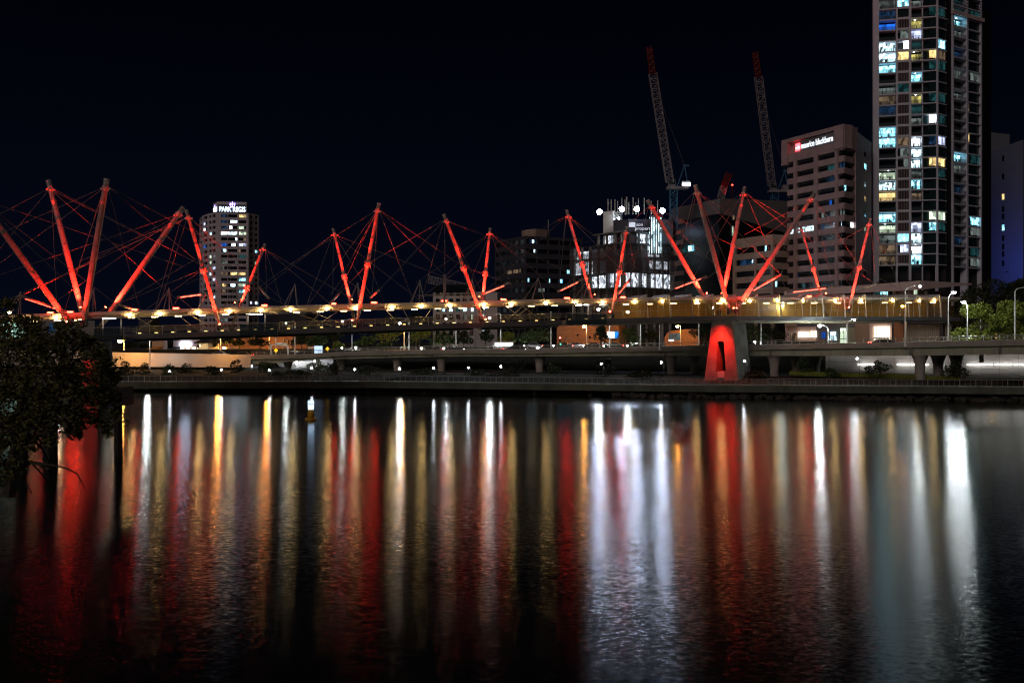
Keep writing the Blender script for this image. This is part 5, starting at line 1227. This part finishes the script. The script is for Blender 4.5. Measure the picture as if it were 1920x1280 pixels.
def tree(px, py0, py1, w, Y, mt, label, seed, name='tree', cat='tree', nl=900, leaf=.55, zb=None, group=None, bare=.32):
    """crown from photo row py0 to py1 (base), w photo pixels wide"""
    rnd = random.Random(seed); zt_ = ZZ(py0,Y); zb = ZZ(py1,Y) if zb is None else zb; hgt = zt_-zb; r = w*.5/F*Y; x = GX(px,Y)
    t = thing(name, label, cat, (x,Y,zb), group)
    tr = MB(); top = Vector((x+rnd.uniform(-.2,.2)*r, Y, zb+hgt*.55)); base = Vector((x,Y,zb-.6)); mid = base.lerp(top,.5)+Vector((rnd.uniform(-.1,.1)*r,0,0))
    tw_ = max(.10, hgt*.03); tr.tube([base, mid, top], [tw_*1.3, tw_, tw_*.6], 7)
    cr = MB(); ncl = rnd.randint(7,10); per = nl//ncl
    for i in range(ncl):
        th = 2*math.pi*i/ncl + rnd.uniform(-.4,.4); rr = r*rnd.uniform(.35,.75) if i else 0
        zc = zb + hgt*(rnd.uniform(bare+.12,.84) if i else .80)
        k = 1 - .45*max(0, (zc-zb)/hgt-.55)/.45
        c = Vector((x+math.cos(th)*rr*k, Y+math.sin(th)*rr*k, zc)); tr.tube([mid.lerp(top, rnd.uniform(.2,1)), c], [tw_*.45, tw_*.15], 5)
        q = rnd.uniform(.32,.55)*r*k
        leaves(cr, c, (q*1.15, q*1.1, min(q*.9, hgt*.22)), per, leaf, rnd)
    tr.build('trunk', M['bark'], t); cr.build('crown', M[mt], t); return t
TREES = [ # px, top, base, width, Y, material, label
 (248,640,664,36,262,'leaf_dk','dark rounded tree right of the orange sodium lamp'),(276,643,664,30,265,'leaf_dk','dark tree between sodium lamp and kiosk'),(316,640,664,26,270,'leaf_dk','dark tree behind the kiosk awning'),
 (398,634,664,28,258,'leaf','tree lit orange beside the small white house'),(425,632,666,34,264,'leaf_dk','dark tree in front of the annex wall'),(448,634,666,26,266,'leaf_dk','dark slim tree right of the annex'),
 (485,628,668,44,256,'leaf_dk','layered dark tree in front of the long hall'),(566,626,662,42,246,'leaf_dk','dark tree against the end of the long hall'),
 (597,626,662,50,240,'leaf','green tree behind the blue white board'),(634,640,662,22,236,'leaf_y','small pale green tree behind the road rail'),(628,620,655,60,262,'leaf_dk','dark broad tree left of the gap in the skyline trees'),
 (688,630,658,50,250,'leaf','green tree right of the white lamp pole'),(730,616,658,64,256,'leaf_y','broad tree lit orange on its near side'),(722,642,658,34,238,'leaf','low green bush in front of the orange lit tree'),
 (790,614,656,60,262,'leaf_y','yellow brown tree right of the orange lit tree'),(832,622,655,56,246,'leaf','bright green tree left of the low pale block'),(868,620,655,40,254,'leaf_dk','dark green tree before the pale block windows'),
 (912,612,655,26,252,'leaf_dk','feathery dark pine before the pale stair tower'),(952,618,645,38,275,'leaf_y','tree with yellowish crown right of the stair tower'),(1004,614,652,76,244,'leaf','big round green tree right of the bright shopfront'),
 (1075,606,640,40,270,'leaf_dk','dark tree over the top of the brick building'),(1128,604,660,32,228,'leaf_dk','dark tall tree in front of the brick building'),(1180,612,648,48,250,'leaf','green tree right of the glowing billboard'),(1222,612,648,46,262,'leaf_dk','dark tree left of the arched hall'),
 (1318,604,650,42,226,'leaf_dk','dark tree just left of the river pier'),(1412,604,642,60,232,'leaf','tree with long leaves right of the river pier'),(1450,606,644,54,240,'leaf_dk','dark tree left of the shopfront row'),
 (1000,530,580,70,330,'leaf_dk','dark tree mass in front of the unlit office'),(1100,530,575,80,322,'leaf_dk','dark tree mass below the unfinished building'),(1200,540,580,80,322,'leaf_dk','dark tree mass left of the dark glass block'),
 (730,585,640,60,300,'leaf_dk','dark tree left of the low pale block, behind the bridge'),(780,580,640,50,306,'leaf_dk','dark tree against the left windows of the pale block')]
for i, (px, a, b, w, Y, mt, lab) in enumerate(TREES):
    tree(px, a, b, w, Y, mt, lab, 100+i, nl=1100, leaf=.5, zb=GZ-.2)
# big trees at the right, lit by the street lamps
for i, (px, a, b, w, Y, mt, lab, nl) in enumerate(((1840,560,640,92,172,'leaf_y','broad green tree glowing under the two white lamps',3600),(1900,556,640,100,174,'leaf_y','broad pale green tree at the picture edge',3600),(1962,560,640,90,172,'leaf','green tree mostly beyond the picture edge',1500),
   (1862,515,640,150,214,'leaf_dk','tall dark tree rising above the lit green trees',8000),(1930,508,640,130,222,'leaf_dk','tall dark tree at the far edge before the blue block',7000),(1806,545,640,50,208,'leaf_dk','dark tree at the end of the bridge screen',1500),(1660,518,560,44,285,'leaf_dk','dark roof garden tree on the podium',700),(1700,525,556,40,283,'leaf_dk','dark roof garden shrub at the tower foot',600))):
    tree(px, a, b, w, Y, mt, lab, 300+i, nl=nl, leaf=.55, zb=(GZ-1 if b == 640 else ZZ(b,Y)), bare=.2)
# bank shrubs and small trees under the road
BANK = [(238,676,708,34,196,'dark bushy shrub at the left end of the river walk'),(272,678,708,36,200,'round dark shrub right of the first clear walk lamp'),(318,682,708,34,198,'shrub with a pale lit heart beside the third walk lamp'),(352,680,708,46,202,'spreading dark shrub below the ramp wall'),(400,686,708,36,196,'low shrub at the fourth walk lamp'),
 (445,668,712,30,206,'palm like tree before the ramp end'),(498,676,706,44,206,'pale green small tree beside the fifth walk lamp'),(596,672,702,44,204,'branching tree before the bright underpass wall'),(625,680,706,40,200,'bush right of the bright underpass wall'),(690,684,708,60,196,'long low bush behind the sixth and seventh walk lamps'),
 (520,695,710,40,190,'low dark bush before the flared column'),(560,694,708,56,190,'low dark hedge bush below the underpass wall'),(960,676,708,66,186,'dark bush left of the fourth flared column'),(1040,672,700,26,196,'green bush right of the flared column'),(1138,668,708,50,184,'tall dark bush behind a walk lamp near the middle of the walk'),
 (1560,690,708,30,172,'small bush on the grass slope left of the round shrub'),(1646,674,706,54,168,'round dark shrub in front of the pale retaining wall'),(1792,672,710,46,164,'leafy shrub hidden behind the last road column'),(1508,676,700,40,178,'bush between the rear road columns'),(800,690,706,70,192,'long low bush between two flared columns'),(900,692,708,60,190,'low bush behind the ninth walk lamp'),
 (1200,694,708,60,180,'low bush left of the big flared column'),(1420,694,708,50,176,'low bush right of the river pier')]
for i, (px, a, b, w, Y, lab) in enumerate(BANK):
    tree(px, a, b, w, Y, 'leaf' if i in (2,6,7,13,15,18) else 'leaf_dk', lab, 500+i, name='bush', cat='bush', nl=800, leaf=.36, bare=.0, zb=ZZ(b,Y)-.3)
# the near mangrove ------------------------------------------------------------
rnd = random.Random(21)
mg = thing('mangrove_tree', 'large dark mangrove leaning over the water in the near corner', 'tree', P(20,945,45))
CL = [(18,628,1.0,44),(-30,640,1.3,45),(60,618,.75,46),(95,640,.85,44),(130,628,.55,45),(160,640,.5,46),(120,665,1.0,44),(175,672,.65,44),(198,690,.6,45),(60,660,1.2,43),(10,690,1.3,43),(80,705,1.25,42),(150,715,1.05,43),(195,722,.6,44),
      (30,745,1.2,42),(110,760,1.1,42),(170,755,.75,43),(-30,760,1.4,43),(150,790,.5,43),(205,742,.55,44),(70,790,.75,42),(182,790,.35,43),(200,805,.28,43),(214,775,.28,43),(140,812,.38,43),(0,600,.6,46),(40,600,.35,46),(185,655,.4,45),(215,705,.35,45),(15,570,.35,47),(15,800,.8,42),(-5,840,.9,42),(52,832,.5,42),(25,880,.55,42),(96,826,.32,42),(-20,900,.7,42),(115,612,.3,46)]
cr = MB(); tr = MB(); root = P(15,930,45); fork = P(30,830,45)
tr.tube([root, P(22,880,45), fork], [.34,.26,.2], 9)
forks = [P(45,760,44), P(90,750,44), P(-10,760,44), P(110,700,44)]
for q in forks: tr.tube([fork, fork.lerp(q,.5)+Vector((rnd.uniform(-.2,.2),rnd.uniform(-.3,.3),.1)), q], [.16,.12,.08], 7)
for i, (px, py, r, Y) in enumerate(CL):
    c = P(px, py, Y); f_ = min(forks, key=lambda q: (q-c).length)
    mid = f_.lerp(c,.5)+Vector((rnd.uniform(-.3,.3), rnd.uniform(-.3,.3), rnd.uniform(-.1,.3))); tr.tube([f_, mid, c], [.10,.06,.03], 6)
    n = int(300*r*r)+60
    leaves(cr, c, (r, r*1.1, r*.82), n, .24, rnd, .2, .42)
    for k in range(int(6*r)+2):
        e = c + Vector((rnd.uniform(-1,1)*r*1.1, rnd.uniform(-1,1)*r, rnd.uniform(-1,.9)*r)); tr.tube([c, c.lerp(e,.6)+Vector((0,0,rnd.uniform(-.1,.1))), e], [.03,.02,.01], 4); leaves(cr, e, (.28,.28,.22), 16, .2, rnd, 0, .42)
# bare arching roots and the drooping twig over the water
bar = MB()
for pts, r in (([(-10,872),(30,866),(70,868),(92,880),(100,900)],.10),([(0,845),(14,830),(18,800),(40,780)],.12),([(25,810),(50,812),(75,835),(95,870)],.06),([(0,800),(30,775),(60,752)],.10),([(-10,820),(20,790),(50,770),(80,760)],.07),([(60,868),(80,890),(95,915)],.05),([(40,780),(70,800),(88,830),(92,860)],.05),([(20,880),(45,900),(60,925)],.06)):
    v = [P(x,y,42.5+rnd.uniform(-.8,.8)) for x, y in pts]; bar.tube(v, [r*(1-.6*i/len(v)) for i in range(len(v))], 6)
v = [P(x,y,42) for x, y in ((60,868),(100,872),(125,878),(145,888),(155,905),(158,920))]; bar.tube(v, [.07,.05,.045,.035,.02,.01], 6)
for x, y, dx, dy in ((145,888,8,22),(150,896,-6,26),(140,885,12,-8),(155,905,8,14),(152,900,14,20)): bar.tube([P(x,y,42), P(x+dx*.5,y+dy*.6,42), P(x+dx,y+dy,42)], [.02,.014,.008], 4)
tr.build('trunk', M['bark_gr'], mg); cr.build('crown', M['leaf_mg'], mg); bar.build('bare_branch', M['bark_gr'], mg)
# grass slope strip by the retaining wall
gr = MB(); rnd = random.Random(8)
for i in range(4200):
    px = rnd.uniform(1480,1800); Y = lerp([(1480,178),(1800,166)],px)+rnd.uniform(-3,3); z = lerp([(1480,3.1),(1800,2.6)],px)+rnd.uniform(-.15,.25)
    x = GX(px,Y); h_ = rnd.uniform(.25,.6); dx = rnd.uniform(-.25,.25); k0 = len(gr.v)
    gr.v += [(x-.05,Y,z),(x+.05,Y,z),(x+dx,Y+rnd.uniform(-.2,.2),z+h_)]; gr.f.append((k0,k0+1,k0+2))
tag(gr.build('grass', M['leaf_y']), 'strip of rough grass in front of the pale retaining wall', 'grass', kind='stuff')
